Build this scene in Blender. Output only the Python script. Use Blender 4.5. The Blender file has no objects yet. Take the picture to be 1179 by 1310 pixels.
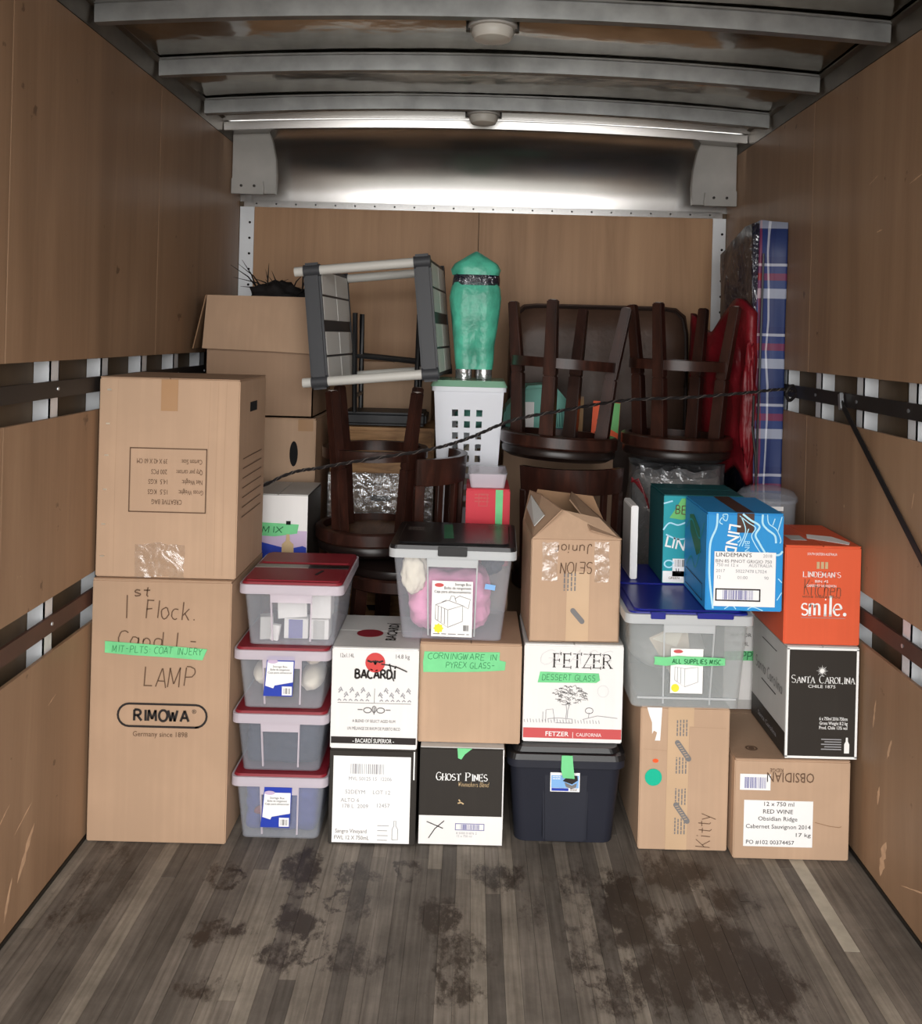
import bpy, bmesh, math, random
from mathutils import Vector, Matrix, noise

random.seed(7)
S = bpy.context.scene
C = S.collection
PI = math.pi

# ------------------------------------------------------------------ camera
cam_d = bpy.data.cameras.new('camera')
cam = bpy.data.objects.new('camera', cam_d); C.objects.link(cam)
cam_d.sensor_fit = 'HORIZONTAL'; cam_d.sensor_width = 36.0
cam_d.lens = 36.0 * 1180 / 1179
cam_d.shift_x = -0.0131; cam_d.shift_y = -0.1908
cam_d.clip_start = 0.02
cam.matrix_world = Matrix.Translation((0, 0, 1.555)) @ Matrix.Rotation(PI/2, 4, 'X') @ Matrix.Rotation(0.026, 4, 'Z')
S.camera = cam

# ------------------------------------------------------------------ daylight through the open rear door
W = bpy.data.worlds.new('sky'); S.world = W; W.use_nodes = True
bg = W.node_tree.nodes['Background']
bg.inputs[0].default_value = (1.0, 0.985, 0.965, 1); bg.inputs[1].default_value = 3.4
pl = bpy.data.lights.new('door_portal', 'AREA'); pl.shape = 'RECTANGLE'; pl.size = 2.36; pl.size_y = 2.5
pl.cycles.is_portal = True      # emits nothing: only guides the sampling of the sky through the open door
po = bpy.data.objects.new('door_portal', pl); C.objects.link(po)
po.location = (0.03, 0.3, 1.25); po.rotation_euler = (PI/2, 0, 0)
S.view_settings.view_transform = 'Standard'; S.view_settings.look = 'None'
S.view_settings.gamma = 1.0; S.view_settings.use_curve_mapping = False
S.view_settings.exposure = 0.92

# ------------------------------------------------------------------ materials
def new_mat(name):
    m = bpy.data.materials.new(name); m.use_nodes = True
    nt = m.node_tree; b = nt.nodes['Principled BSDF']
    return m, nt, b
def srgb(r, g, b):
    f = lambda c: (c/255/12.92 if c/255 <= .04045 else ((c/255+.055)/1.055)**2.4)
    return (f(r), f(g), f(b), 1)
def plain(name, col, rough=.6, metal=0, spec=.4, var=.0, vscale=6, bump=0, bscale=40, coat=0):
    m, nt, b = new_mat(name)
    c = srgb(*col)
    b.inputs['Base Color'].default_value = c
    b.inputs['Roughness'].default_value = rough; b.inputs['Metallic'].default_value = metal
    b.inputs['Specular IOR Level'].default_value = spec
    b.inputs['Coat Weight'].default_value = coat
    if var or bump:
        tc = nt.nodes.new('ShaderNodeTexCoord')
        if var:
            n = nt.nodes.new('ShaderNodeTexNoise'); n.inputs['Scale'].default_value = vscale; n.inputs['Detail'].default_value = 4
            r = nt.nodes.new('ShaderNodeValToRGB')
            lo = tuple(max(0, x*(1-var)) for x in c[:3])+(1,); hi = tuple(min(1, x*(1+var)) for x in c[:3])+(1,)
            r.color_ramp.elements[0].color = lo; r.color_ramp.elements[1].color = hi
            r.color_ramp.elements[0].position = .3; r.color_ramp.elements[1].position = .7
            nt.links.new(tc.outputs['Object'], n.inputs['Vector']); nt.links.new(n.outputs['Fac'], r.inputs[0]); nt.links.new(r.outputs[0], b.inputs['Base Color'])
        if bump:
            n = nt.nodes.new('ShaderNodeTexNoise'); n.inputs['Scale'].default_value = bscale; n.inputs['Detail'].default_value = 3
            bp = nt.nodes.new('ShaderNodeBump'); bp.inputs['Strength'].default_value = bump; bp.inputs['Distance'].default_value = .01
            nt.links.new(tc.outputs['Object'], n.inputs['Vector']); nt.links.new(n.outputs['Fac'], bp.inputs['Height']); nt.links.new(bp.outputs[0], b.inputs['Normal'])
    return m
def cardboard(name, col, var=.035, rough=.75):
    m, nt, b = new_mat(name)
    c = srgb(*col); N = nt.nodes.new; L = nt.links.new
    tc = N('ShaderNodeTexCoord'); mp = N('ShaderNodeMapping'); mp.inputs['Scale'].default_value = (60, 60, 1.2)
    n1 = N('ShaderNodeTexNoise'); n1.inputs['Scale'].default_value = 1.0; n1.inputs['Detail'].default_value = 2
    n2 = N('ShaderNodeTexNoise'); n2.inputs['Scale'].default_value = 5; n2.inputs['Detail'].default_value = 5
    mx = N('ShaderNodeMath'); mx.operation = 'ADD'
    r = N('ShaderNodeValToRGB'); r.color_ramp.elements[0].position = .7; r.color_ramp.elements[1].position = 1.3 if False else 1.0
    r.color_ramp.elements[0].color = tuple(x*(1-var*1.6) for x in c[:3])+(1,); r.color_ramp.elements[1].color = tuple(min(1, x*(1+var)) for x in c[:3])+(1,)
    L(tc.outputs['Object'], mp.inputs[0]); L(mp.outputs[0], n1.inputs['Vector']); L(tc.outputs['Object'], n2.inputs['Vector'])
    mu = N('ShaderNodeMath'); mu.operation = 'MULTIPLY'; mu.inputs[1].default_value = .5
    L(n1.outputs['Fac'], mu.inputs[0]); L(mu.outputs[0], mx.inputs[0]); L(n2.outputs['Fac'], mx.inputs[1]); L(mx.outputs[0], r.inputs[0]); L(r.outputs[0], b.inputs['Base Color'])
    bp = N('ShaderNodeBump'); bp.inputs['Strength'].default_value = .07; bp.inputs['Distance'].default_value = .004
    L(mx.outputs[0], bp.inputs['Height']); L(bp.outputs[0], b.inputs['Normal'])
    b.inputs['Roughness'].default_value = rough; b.inputs['Specular IOR Level'].default_value = .25
    return m
def plywood(name, c0, c1, c2, grain=(14, 14, .8), scratch=True, rough=.5):
    m, nt, b = new_mat(name); N = nt.nodes.new; L = nt.links.new
    oi = N('ShaderNodeObjectInfo'); geo = N('ShaderNodeNewGeometry')
    off = N('ShaderNodeVectorMath'); off.operation = 'SCALE'; off.inputs['Scale'].default_value = 37.0
    cmb = N('ShaderNodeCombineXYZ'); L(oi.outputs['Random'], cmb.inputs[0]); L(oi.outputs['Random'], cmb.inputs[1]); L(oi.outputs['Random'], cmb.inputs[2])
    L(cmb.outputs[0], off.inputs[0])
    add = N('ShaderNodeVectorMath'); add.operation = 'ADD'; L(geo.outputs['Position'], add.inputs[0]); L(off.outputs[0], add.inputs[1])
    mp = N('ShaderNodeMapping'); mp.inputs['Scale'].default_value = grain; L(add.outputs[0], mp.inputs[0])
    n1 = N('ShaderNodeTexNoise'); n1.inputs['Scale'].default_value = 1.0; n1.inputs['Detail'].default_value = 6; n1.inputs['Roughness'].default_value = .65; n1.inputs['Distortion'].default_value = .6
    L(mp.outputs[0], n1.inputs['Vector'])
    r = N('ShaderNodeValToRGB'); r.color_ramp.elements[0].position = .3; r.color_ramp.elements[1].position = .75
    r.color_ramp.elements[0].color = srgb(*c0); r.color_ramp.elements[1].color = srgb(*c2)
    e = r.color_ramp.elements.new(.52); e.color = srgb(*c1)
    L(n1.outputs['Fac'], r.inputs[0])
    # fine fibre
    mp2 = N('ShaderNodeMapping'); mp2.inputs['Scale'].default_value = (grain[0]*12, grain[1]*12, grain[2]*4); L(add.outputs[0], mp2.inputs[0])
    n2 = N('ShaderNodeTexNoise'); n2.inputs['Scale'].default_value = 1; n2.inputs['Detail'].default_value = 3; L(mp2.outputs[0], n2.inputs['Vector'])
    mix = N('ShaderNodeMix'); mix.data_type = 'RGBA'; mix.blend_type = 'MULTIPLY'; mix.inputs[0].default_value = .16
    L(r.outputs[0], mix.inputs[6]); 
    r2 = N('ShaderNodeValToRGB'); r2.color_ramp.elements[0].color = (.55, .55, .55, 1); r2.color_ramp.elements[1].color = (1.15, 1.15, 1.15, 1); L(n2.outputs['Fac'], r2.inputs[0]); L(r2.outputs[0], mix.inputs[7])
    out = mix.outputs[2]
    if scratch:
        n3 = N('ShaderNodeTexNoise'); n3.inputs['Scale'].default_value = 7; n3.inputs['Detail'].default_value = 8; n3.inputs['Roughness'].default_value = .7
        mp3 = N('ShaderNodeMapping'); mp3.inputs['Scale'].default_value = (1, 1, .7); mp3.inputs['Location'].default_value = (3, 5, 1); L(add.outputs[0], mp3.inputs[0]); L(mp3.outputs[0], n3.inputs['Vector'])
        r3 = N('ShaderNodeValToRGB'); r3.color_ramp.elements[0].position = .69; r3.color_ramp.elements[1].position = .71
        r3.color_ramp.elements[0].color = (0, 0, 0, 1); L(n3.outputs['Fac'], r3.inputs[0])
        m3 = N('ShaderNodeMix'); m3.data_type = 'RGBA'; L(r3.outputs[0], m3.inputs[0]); L(out, m3.inputs[6]); m3.inputs[7].default_value = srgb(205, 170, 135)
        n4 = N('ShaderNodeTexNoise'); n4.inputs['Scale'].default_value = 16; n4.inputs['Detail'].default_value = 6
        L(add.outputs[0], n4.inputs['Vector'])
        r4 = N('ShaderNodeValToRGB'); r4.color_ramp.elements[0].position = .70; r4.color_ramp.elements[1].position = .74; r4.color_ramp.elements[0].color = (0, 0, 0, 1); r4.color_ramp.elements[1].color = (.6, .6, .6, 1); L(n4.outputs['Fac'], r4.inputs[0])
        m4 = N('ShaderNodeMix'); m4.data_type = 'RGBA'; L(r4.outputs[0], m4.inputs[0]); L(m3.outputs[2], m4.inputs[6]); m4.inputs[7].default_value = srgb(70, 48, 34)
        out = m4.outputs[2]
    L(out, b.inputs['Base Color'])
    b.inputs['Roughness'].default_value = rough; b.inputs['Specular IOR Level'].default_value = .3
    return m
def clear_plastic(name, col, opacity=.35, rough=.25, edge=.25):
    m, nt, b = new_mat(name); N = nt.nodes.new; L = nt.links.new
    b.inputs['Base Color'].default_value = srgb(*col); b.inputs['Roughness'].default_value = rough
    tr = N('ShaderNodeBsdfTransparent'); mx = N('ShaderNodeMixShader')
    lw = N('ShaderNodeLayerWeight'); lw.inputs[0].default_value = .3
    ma = N('ShaderNodeMath'); ma.operation = 'MULTIPLY_ADD'; ma.inputs[1].default_value = edge; ma.inputs[2].default_value = opacity
    L(lw.outputs['Facing'], ma.inputs[0]); L(ma.outputs[0], mx.inputs[0]); L(tr.outputs[0], mx.inputs[1]); L(b.outputs[0], mx.inputs[2])
    L(mx.outputs[0], nt.nodes['Material Output'].inputs[0])
    return m
def film(name, tint=(225, 228, 230), opacity=.12, scale=18, strength=.9, gloss=.16, spec=.8, rough=.12):
    m, nt, b = new_mat(name); N = nt.nodes.new; L = nt.links.new
    b.inputs['Base Color'].default_value = srgb(*tint); b.inputs['Roughness'].default_value = rough; b.inputs['Specular IOR Level'].default_value = spec
    tc = N('ShaderNodeTexCoord'); n = N('ShaderNodeTexNoise'); n.inputs['Scale'].default_value = scale; n.inputs['Detail'].default_value = 4; n.inputs['Distortion'].default_value = 1.2
    L(tc.outputs['Object'], n.inputs['Vector'])
    bp = N('ShaderNodeBump'); bp.inputs['Strength'].default_value = strength; bp.inputs['Distance'].default_value = .03; L(n.outputs['Fac'], bp.inputs['Height'])
    gl = N('ShaderNodeBsdfGlossy'); gl.inputs['Roughness'].default_value = .12; gl.inputs['Color'].default_value = (.9, .92, .95, 1); L(bp.outputs[0], gl.inputs['Normal'])
    tr = N('ShaderNodeBsdfTransparent'); m1 = N('ShaderNodeMixShader'); m1.inputs[0].default_value = opacity
    m2 = N('ShaderNodeMixShader'); m2.inputs[0].default_value = gloss
    L(tr.outputs[0], m1.inputs[1]); L(b.outputs[0], m1.inputs[2]); L(m1.outputs[0], m2.inputs[1]); L(gl.outputs[0], m2.inputs[2])
    L(m2.outputs[0], nt.nodes['Material Output'].inputs[0])
    return m
def plaid(name):
    m, nt, b = new_mat(name); N = nt.nodes.new; L = nt.links.new
    geo = N('ShaderNodeTexCoord'); sp = N('ShaderNodeSeparateXYZ'); L(geo.outputs['Object'], sp.inputs[0])
    def stripes(src, period, cols):
        d = N('ShaderNodeMath'); d.operation = 'DIVIDE'; d.inputs[1].default_value = period; L(src, d.inputs[0])
        f = N('ShaderNodeMath'); f.operation = 'FRACT'; L(d.outputs[0], f.inputs[0])
        r = N('ShaderNodeValToRGB'); r.color_ramp.interpolation = 'CONSTANT'
        for k, (p, c) in enumerate(cols):
            e = r.color_ramp.elements[k] if k < 2 else r.color_ramp.elements.new(p)
            e.position = p; e.color = srgb(*c)
        L(f.outputs[0], r.inputs[0]); return r.outputs[0]
    base = [(0, (40, 56, 104)), (.40, (205, 212, 226)), (.54, (48, 70, 126)), (.66, (150, 40, 50)), (.76, (38, 56, 118)), (.86, (225, 228, 238)), (.90, (28, 40, 92))]
    ax = N('ShaderNodeMath'); ax.operation = 'ADD'; L(sp.outputs[0], ax.inputs[0]); L(sp.outputs[1], ax.inputs[1])
    a = stripes(ax.outputs[0], .20, base); c = stripes(sp.outputs[2], .27, base)
    mx = N('ShaderNodeMix'); mx.data_type = 'RGBA'; mx.inputs[0].default_value = .5; L(a, mx.inputs[6]); L(c, mx.inputs[7]); L(mx.outputs[2], b.inputs['Base Color'])
    b.inputs['Roughness'].default_value = .5
    return m
def floor_wood():
    m, nt, b = new_mat('worn_floor_wood'); N = nt.nodes.new; L = nt.links.new
    oi = N('ShaderNodeObjectInfo'); geo = N('ShaderNodeNewGeometry')
    r0 = N('ShaderNodeValToRGB'); els = r0.color_ramp.elements
    els[0].color = srgb(88, 82, 76); els[1].color = srgb(142, 134, 122)
    e = els.new(.45); e.color = srgb(106, 99, 92); e = els.new(.8); e.color = srgb(120, 112, 103)
    L(oi.outputs['Random'], r0.inputs[0])
    mp = N('ShaderNodeMapping'); mp.inputs['Scale'].default_value = (90, 4, 1); L(geo.outputs['Position'], mp.inputs[0])
    n1 = N('ShaderNodeTexNoise'); n1.inputs['Scale'].default_value = 1; n1.inputs['Detail'].default_value = 5; L(mp.outputs[0], n1.inputs['Vector'])
    r1 = N('ShaderNodeValToRGB'); r1.color_ramp.elements[0].color = (.6, .58, .56, 1); r1.color_ramp.elements[1].color = (1.25, 1.25, 1.25, 1); r1.color_ramp.elements[0].position = .25; r1.color_ramp.elements[1].position = .8
    L(n1.outputs['Fac'], r1.inputs[0])
    m1 = N('ShaderNodeMix'); m1.data_type = 'RGBA'; m1.blend_type = 'MULTIPLY'; m1.inputs[0].default_value = 1; L(r0.outputs[0], m1.inputs[6]); L(r1.outputs[0], m1.inputs[7])
    # scuffed film of dust
    n5 = N('ShaderNodeTexNoise'); n5.inputs['Scale'].default_value = 5; n5.inputs['Detail'].default_value = 8; n5.inputs['Roughness'].default_value = .7; L(geo.outputs['Position'], n5.inputs['Vector'])
    r5 = N('ShaderNodeValToRGB'); r5.color_ramp.elements[0].color = (.72, .72, .72, 1); r5.color_ramp.elements[1].color = (1.2, 1.2, 1.2, 1); r5.color_ramp.elements[0].position = .35; r5.color_ramp.elements[1].position = .65; L(n5.outputs['Fac'], r5.inputs[0])
    m5 = N('ShaderNodeMix'); m5.data_type = 'RGBA'; m5.blend_type = 'MULTIPLY'; m5.inputs[0].default_value = 1; L(m1.outputs[2], m5.inputs[6]); L(r5.outputs[0], m5.inputs[7])
    # wet stains: ragged blotches, boot prints and ring marks
    nd = N('ShaderNodeTexNoise'); nd.inputs['Scale'].default_value = 9; nd.inputs['Detail'].default_value = 6; nd.inputs['Roughness'].default_value = .65; L(geo.outputs['Position'], nd.inputs['Vector'])
    sc = N('ShaderNodeVectorMath'); sc.operation = 'SCALE'; sc.inputs['Scale'].default_value = .16; L(nd.outputs['Color'], sc.inputs[0])
    ps = N('ShaderNodeVectorMath'); ps.operation = 'ADD'; L(geo.outputs['Position'], ps.inputs[0]); L(sc.outputs[0], ps.inputs[1])
    acc = None
    def accum(x, op='MAXIMUM'):
        nonlocal acc
        if acc is None: acc = x; return
        k = N('ShaderNodeMath'); k.operation = op; L(acc, k.inputs[0]); L(x, k.inputs[1]); acc = k.outputs[0]
    def blob(x, y, rx, ry, amp=1.0):
        s = N('ShaderNodeVectorMath'); s.operation = 'SUBTRACT'; s.inputs[1].default_value = (x+.08, y+.08, .08); L(ps.outputs[0], s.inputs[0])
        d = N('ShaderNodeVectorMath'); d.operation = 'DIVIDE'; d.inputs[1].default_value = (rx, ry, 1); L(s.outputs[0], d.inputs[0])
        ln = N('ShaderNodeVectorMath'); ln.operation = 'LENGTH'; L(d.outputs[0], ln.inputs[0])
        mr = N('ShaderNodeMapRange'); mr.inputs[1].default_value = 1.25; mr.inputs[2].default_value = .55; mr.inputs[3].default_value = 0; mr.inputs[4].default_value = amp; L(ln.outputs['Value'], mr.inputs[0])
        accum(mr.outputs[0])
    def ring(x, y, r):
        s = N('ShaderNodeVectorMath'); s.operation = 'SUBTRACT'; s.inputs[1].default_value = (x+.08, y+.08, .08); L(ps.outputs[0], s.inputs[0])
        d = N('ShaderNodeVectorMath'); d.operation = 'MULTIPLY'; d.inputs[1].default_value = (1, .75, 0); L(s.outputs[0], d.inputs[0])
        ln = N('ShaderNodeVectorMath'); ln.operation = 'LENGTH'; L(d.outputs[0], ln.inputs[0])
        k = N('ShaderNodeMath'); k.operation = 'SUBTRACT'; k.inputs[1].default_value = r; L(ln.outputs['Value'], k.inputs[0])
        k2 = N('ShaderNodeMath'); k2.operation = 'ABSOLUTE'; L(k.outputs[0], k2.inputs[0])
        mr = N('ShaderNodeMapRange'); mr.inputs[1].default_value = .016; mr.inputs[2].default_value = .005; mr.inputs[3].default_value = 0; mr.inputs[4].default_value = .75; L(k2.outputs[0], mr.inputs[0])
        accum(mr.outputs[0])
    for a in STAINS: blob(*a)
    for a in RINGS: ring(*a)
    n6 = N('ShaderNodeTexNoise'); n6.inputs['Scale'].default_value = 22; n6.inputs['Detail'].default_value = 9; n6.inputs['Roughness'].default_value = .8
    mp6 = N('ShaderNodeMapping'); mp6.inputs['Scale'].default_value = (1, .55, 1); mp6.inputs['Rotation'].default_value = (0, 0, .5); L(geo.outputs['Position'], mp6.inputs[0]); L(mp6.outputs[0], n6.inputs['Vector'])
    sm = N('ShaderNodeMath'); sm.operation = 'MULTIPLY_ADD'; sm.inputs[1].default_value = .34; L(acc, sm.inputs[0]); L(n6.outputs['Fac'], sm.inputs[2])
    k6 = N('ShaderNodeMapRange'); k6.inputs[1].default_value = .655; k6.inputs[2].default_value = .80; k6.inputs[4].default_value = .92; L(sm.outputs[0], k6.inputs[0])
    m6 = N('ShaderNodeMix'); m6.data_type = 'RGBA'; L(k6.outputs[0], m6.inputs[0]); L(m5.outputs[2], m6.inputs[6]); m6.inputs[7].default_value = srgb(50, 41, 35)
    L(m6.outputs[2], b.inputs['Base Color'])
    mr = N('ShaderNodeMapRange'); mr.inputs[3].default_value = .62; mr.inputs[4].default_value = .42; L(k6.outputs[0], mr.inputs[0]); L(mr.outputs[0], b.inputs['Roughness'])
    b.inputs['Specular IOR Level'].default_value = .25
    return m
STAINS = [(.46, 2.52, .10, .22, 1), (.66, 2.36, .14, .20, 1), (.72, 2.25, .15, .16, 1), (.52, 2.25, .13, .16, .9), (.62, 2.70, .12, .10, .9), (.76, 2.58, .09, .09, .9), (.35, 2.62, .12, .14, .6), (.12, 2.66, .10, .09, .8),
          (-.05, 2.46, .07, .10, .9), (.02, 2.34, .09, .10, .7), (-.42, 2.43, .08, .07, 1), (-.62, 2.38, .09, .06, .9), (-.46, 2.68, .06, .10, .9), (-.30, 2.66, .08, .08, .8), (-.27, 2.52, .06, .10, .7), (-.44, 2.30, .08, .06, .8),
          (-.68, 2.62, .06, .10, .6), (-.25, 2.30, .10, .08, .7), (.0, 2.20, .10, .08, .7), (.32, 2.36, .08, .14, .6), (.40, 2.20, .10, .10, .7), (-1.0, 2.55, .12, .35, .5), (-.6, 2.18, .1, .05, .6), (.85, 2.44, .07, .06, .4), (.2, 2.5, .06, .1, .5)]
RINGS = [(-.66, 2.61, .036), (-.32, 2.53, .032), (-.36, 2.33, .034), (-.15, 2.67, .032), (-.02, 2.25, .032), (-.28, 2.31, .03), (.36, 2.26, .034), (-.44, 2.58, .03)]

M = {}
M['ply'] = plywood('lauan_plywood', (132, 104, 80), (148, 118, 92), (164, 134, 106), grain=(5, 5, .45))
M['ply_rear'] = plywood('rear_plywood', (160, 124, 92), (180, 142, 108), (194, 156, 120), grain=(7, 7, .4), scratch=False)
M['skin'] = plain('outer_skin_board', (88, 72, 54), .7, var=.25)
M['galv'] = plain('galvanised_steel', (190, 194, 198), .38, metal=.85, var=.12, vscale=9)
M['alu'] = plain('aluminium_channel', (226, 230, 234), .45, metal=.35, var=.06)
M['bow'] = plain('dull_steel_bow', (150, 152, 152), .45, metal=.8, var=.2, vscale=12)
M['roofsheet'] = plain('roof_sheet_metal', (158, 152, 142), .13, metal=1, var=.3, vscale=2.5, bump=1.0, bscale=3.2)
M['nose'] = plain('nose_sheet_metal', (190, 189, 187), .24, metal=.95, var=.08, vscale=2, bump=.1, bscale=2)
M['greypaint'] = plain('grey_painted_steel', (172, 170, 166), .45, var=.12)
M['cove'] = plain('tarnished_cove', (96, 88, 78), .4, metal=.7, var=.3, vscale=8)
M['rail'] = plain('dark_painted_rail', (38, 34, 32), .5, var=.2)
M['rail_brown'] = plain('brown_rusted_rail', (78, 52, 42), .6, var=.25)
M['rivet'] = plain('dark_rivet', (60, 58, 55), .4, metal=.8)
M['dome'] = plain('milky_dome', (205, 203, 196), .3)
M['floor'] = floor_wood()
M['ground'] = plain('asphalt', (110, 108, 104), .9, var=.2)
M['kraft'] = cardboard('kraft_cardboard', (180, 150, 124))
M['kraft_b'] = cardboard('kraft_cardboard_light', (188, 158, 132))
M['kraft_c'] = cardboard('kraft_cardboard_brown', (166, 137, 113))
M['kraft_in'] = cardboard('kraft_cardboard_inside', (150, 118, 90))
M['white_card'] = cardboard('white_cardboard', (236, 234, 232), var=.02, rough=.55)
M['grey_card'] = cardboard('pale_grey_cardboard', (196, 195, 192), var=.03, rough=.55)
M['black_card'] = cardboard('black_cardboard', (52, 48, 44), var=.05, rough=.5)
M['orange_card'] = cardboard('orange_cardboard', (222, 96, 62), var=.03, rough=.5)
M['blue_card'] = cardboard('sky_blue_cardboard', (48, 148, 214), var=.03, rough=.5)
M['teal_card'] = cardboard('teal_cardboard', (44, 160, 172), var=.03, rough=.5)
M['teal_dark'] = cardboard('dark_teal_cardboard', (30, 92, 98), var=.04, rough=.5)
M['red_card'] = cardboard('red_cardboard', (214, 62, 76), var=.03, rough=.5)
M['tape_brown'] = plain('brown_packing_tape', (172, 134, 98), .28, coat=.3)
M['tape_pale'] = plain('printed_packing_tape', (200, 170, 138), .3, coat=.3, var=.05)
M['tape_clear'] = film('clear_packing_tape', (215, 195, 170), .04, scale=16, strength=.5, gloss=.07)
M['tape_green'] = plain('green_masking_tape', (116, 208, 142), .55, var=.08, vscale=20)
M['tape_green2'] = plain('dark_green_masking_tape', (44, 110, 76), .55, var=.08)
M['paper'] = plain('white_paper', (242, 241, 240), .6)
M['ink'] = plain('black_ink', (40, 34, 32), .7)
M['ink_soft'] = plain('faded_brown_ink', (102, 78, 60), .75)
M['ink_grey'] = plain('grey_ink', (120, 118, 118), .7)
M['ink_pale'] = plain('pale_grey_ink', (158, 158, 162), .7)
M['ink_faint'] = plain('very_pale_ink', (214, 214, 214), .7)
M['ink_blue'] = plain('violet_ink', (120, 120, 170), .7)
M['ink_red'] = plain('red_ink', (206, 66, 66), .6)
M['ink_band'] = plain('dull_red_print', (200, 84, 84), .55)
M['ink_white'] = plain('white_print', (240, 240, 238), .6)
M['ink_cyan'] = plain('pale_cyan_print', (176, 226, 244), .55)
M['ink_gold'] = plain('pale_gold_print', (196, 170, 130), .5)
M['ink_green'] = plain('green_pen', (34, 110, 66), .6)
M['navy'] = plain('navy_print', (34, 60, 168), .5)
M['blue_print'] = plain('blue_print', (46, 96, 206), .5)
M['sky_print'] = plain('sky_blue_print', (128, 176, 226), .5)
M['yellow'] = plain('yellow_print', (240, 226, 60), .55)
M['staple'] = plain('bright_staple', (235, 225, 205), .3, metal=.8)
M['clear'] = clear_plastic('clear_bin_plastic', (212, 217, 226), .13, .2, .25)
M['clear_dim'] = clear_plastic('smoky_bin_plastic', (188, 194, 206), .13, .2, .25)
M['milky'] = clear_plastic('milky_bin_plastic', (206, 212, 212), .24, .2, .25)
M['rim'] = clear_plastic('bin_rim_plastic', (226, 216, 226), .55, .25, .1)
M['rim_c'] = clear_plastic('bin_rim_plastic_grey', (206, 210, 212), .7, .25, .1)
M['red_lid'] = plain('red_lid_plastic', (130, 30, 42), .5, var=.05)
M['blue_lid'] = plain('blue_lid_plastic', (26, 34, 130), .3, var=.05)
M['black_lid'] = plain('black_lid_plastic', (22, 22, 24), .32)
M['tote'] = plain('black_tote_plastic', (36, 38, 48), .42, var=.12, vscale=4)
M['grey_strip'] = plain('grey_lid_strip', (128, 118, 112), .4)
M['wood_dark'] = plywood('dark_walnut_stain', (34, 20, 16), (52, 30, 24), (74, 42, 32), grain=(20, 20, 4), scratch=False, rough=.28)
M['wood_raw'] = plywood('raw_seat_underside', (74, 52, 38), (98, 70, 50), (122, 90, 66), grain=(30, 6, 6), scratch=False)
M['seat'] = plain('dark_leatherette', (30, 22, 20), .3, var=.1)
M['leather'] = plain('brown_leather', (84, 63, 52), .42, var=.22, vscale=7, bump=.35, bscale=14)
M['leather_seam'] = plain('dark_leather_piping', (40, 28, 24), .45)
M['plaid'] = plaid('plaid_woven_plastic')
M['film'] = film('clear_film')
M['film_shiny'] = film('shiny_stretch_film', (225, 228, 230), .3, scale=20, gloss=.4)
M['film_grey'] = film('smoky_film', (120, 122, 125), .45, scale=14)
M['film_dark'] = film('dark_film', (22, 27, 50), .8, scale=13, strength=1.6, gloss=.14, spec=.25, rough=.35)
M['red_cloth'] = plain('red_nylon', (112, 18, 28), .45, var=.3, vscale=9, bump=.9, bscale=14)
M['teal_bag'] = plain('teal_plastic_bag', (84, 184, 156), .32, var=.35, vscale=14, bump=1, bscale=16)
M['teal_pack'] = plain('teal_pack_fabric', (112, 180, 166), .5, var=.1)
M['silver'] = plain('silver_foil', (190, 190, 192), .25, metal=.8, bump=.6, bscale=30)
M['hamper'] = plain('white_hamper_plastic', (226, 230, 238), .4)
M['hamper_lid'] = clear_plastic('green_tinted_lid', (150, 200, 172), .8, .2, .1)
M['dark_in'] = plain('dark_inside', (18, 18, 20), .9)
M['shelf_dark'] = plain('charcoal_shelf_plastic', (62, 64, 68), .5)
M['shelf_light'] = plain('pale_grey_shelf_plastic', (240, 240, 236), .6, var=.03)
M['tube'] = plain('white_tube', (210, 209, 203), .35)
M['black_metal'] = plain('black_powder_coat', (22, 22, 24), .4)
M['black_seat'] = plain('black_vinyl', (34, 36, 40), .5)
M['oak'] = plywood('oak_veneer', (120, 86, 54), (168, 128, 86), (196, 158, 112), grain=(3, 8, 26), scratch=False)
M['rope'] = plain('black_rope', (26, 22, 22), .6)
M['rope_fleck'] = plain('rope_fleck', (96, 88, 84), .6)
M['strap'] = plain('black_strap', (24, 22, 22), .6)
M['pink'] = plain('pink_tulle', (246, 160, 200), .8, var=.18, vscale=14, bump=.4, bscale=30)
M['cream'] = plain('cream_cloth', (238, 230, 212), .8, var=.06)
M['beige'] = plain('beige_cloth', (212, 196, 176), .8, var=.1)
M['navy_cloth'] = plain('dark_blue_cloth', (60, 66, 92), .8, var=.3, vscale=8)
M['blue_cloth'] = plain('blue_cloth', (28, 44, 124), .7, var=.3, vscale=6)
M['grey_cloth'] = plain('slate_grey_cloth', (50, 56, 70), .8, var=.3, vscale=8)
M['feather'] = plain('black_bristle', (24, 20, 20), .8)
M['green_dot'] = plain('green_sticker', (22, 182, 148), .4)
M['orange_flu'] = plain('orange_card_stock', (244, 92, 40), .5)
M['green_card'] = plain('leaf_green_paper', (110, 190, 110), .5)
M['purple'] = plain('lilac_print', (198, 178, 206), .5)
M['batred'] = plain('red_roundel', (204, 66, 62), .55)
M['wood_stick'] = plain('pale_wood', (176, 140, 98), .6)

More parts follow.
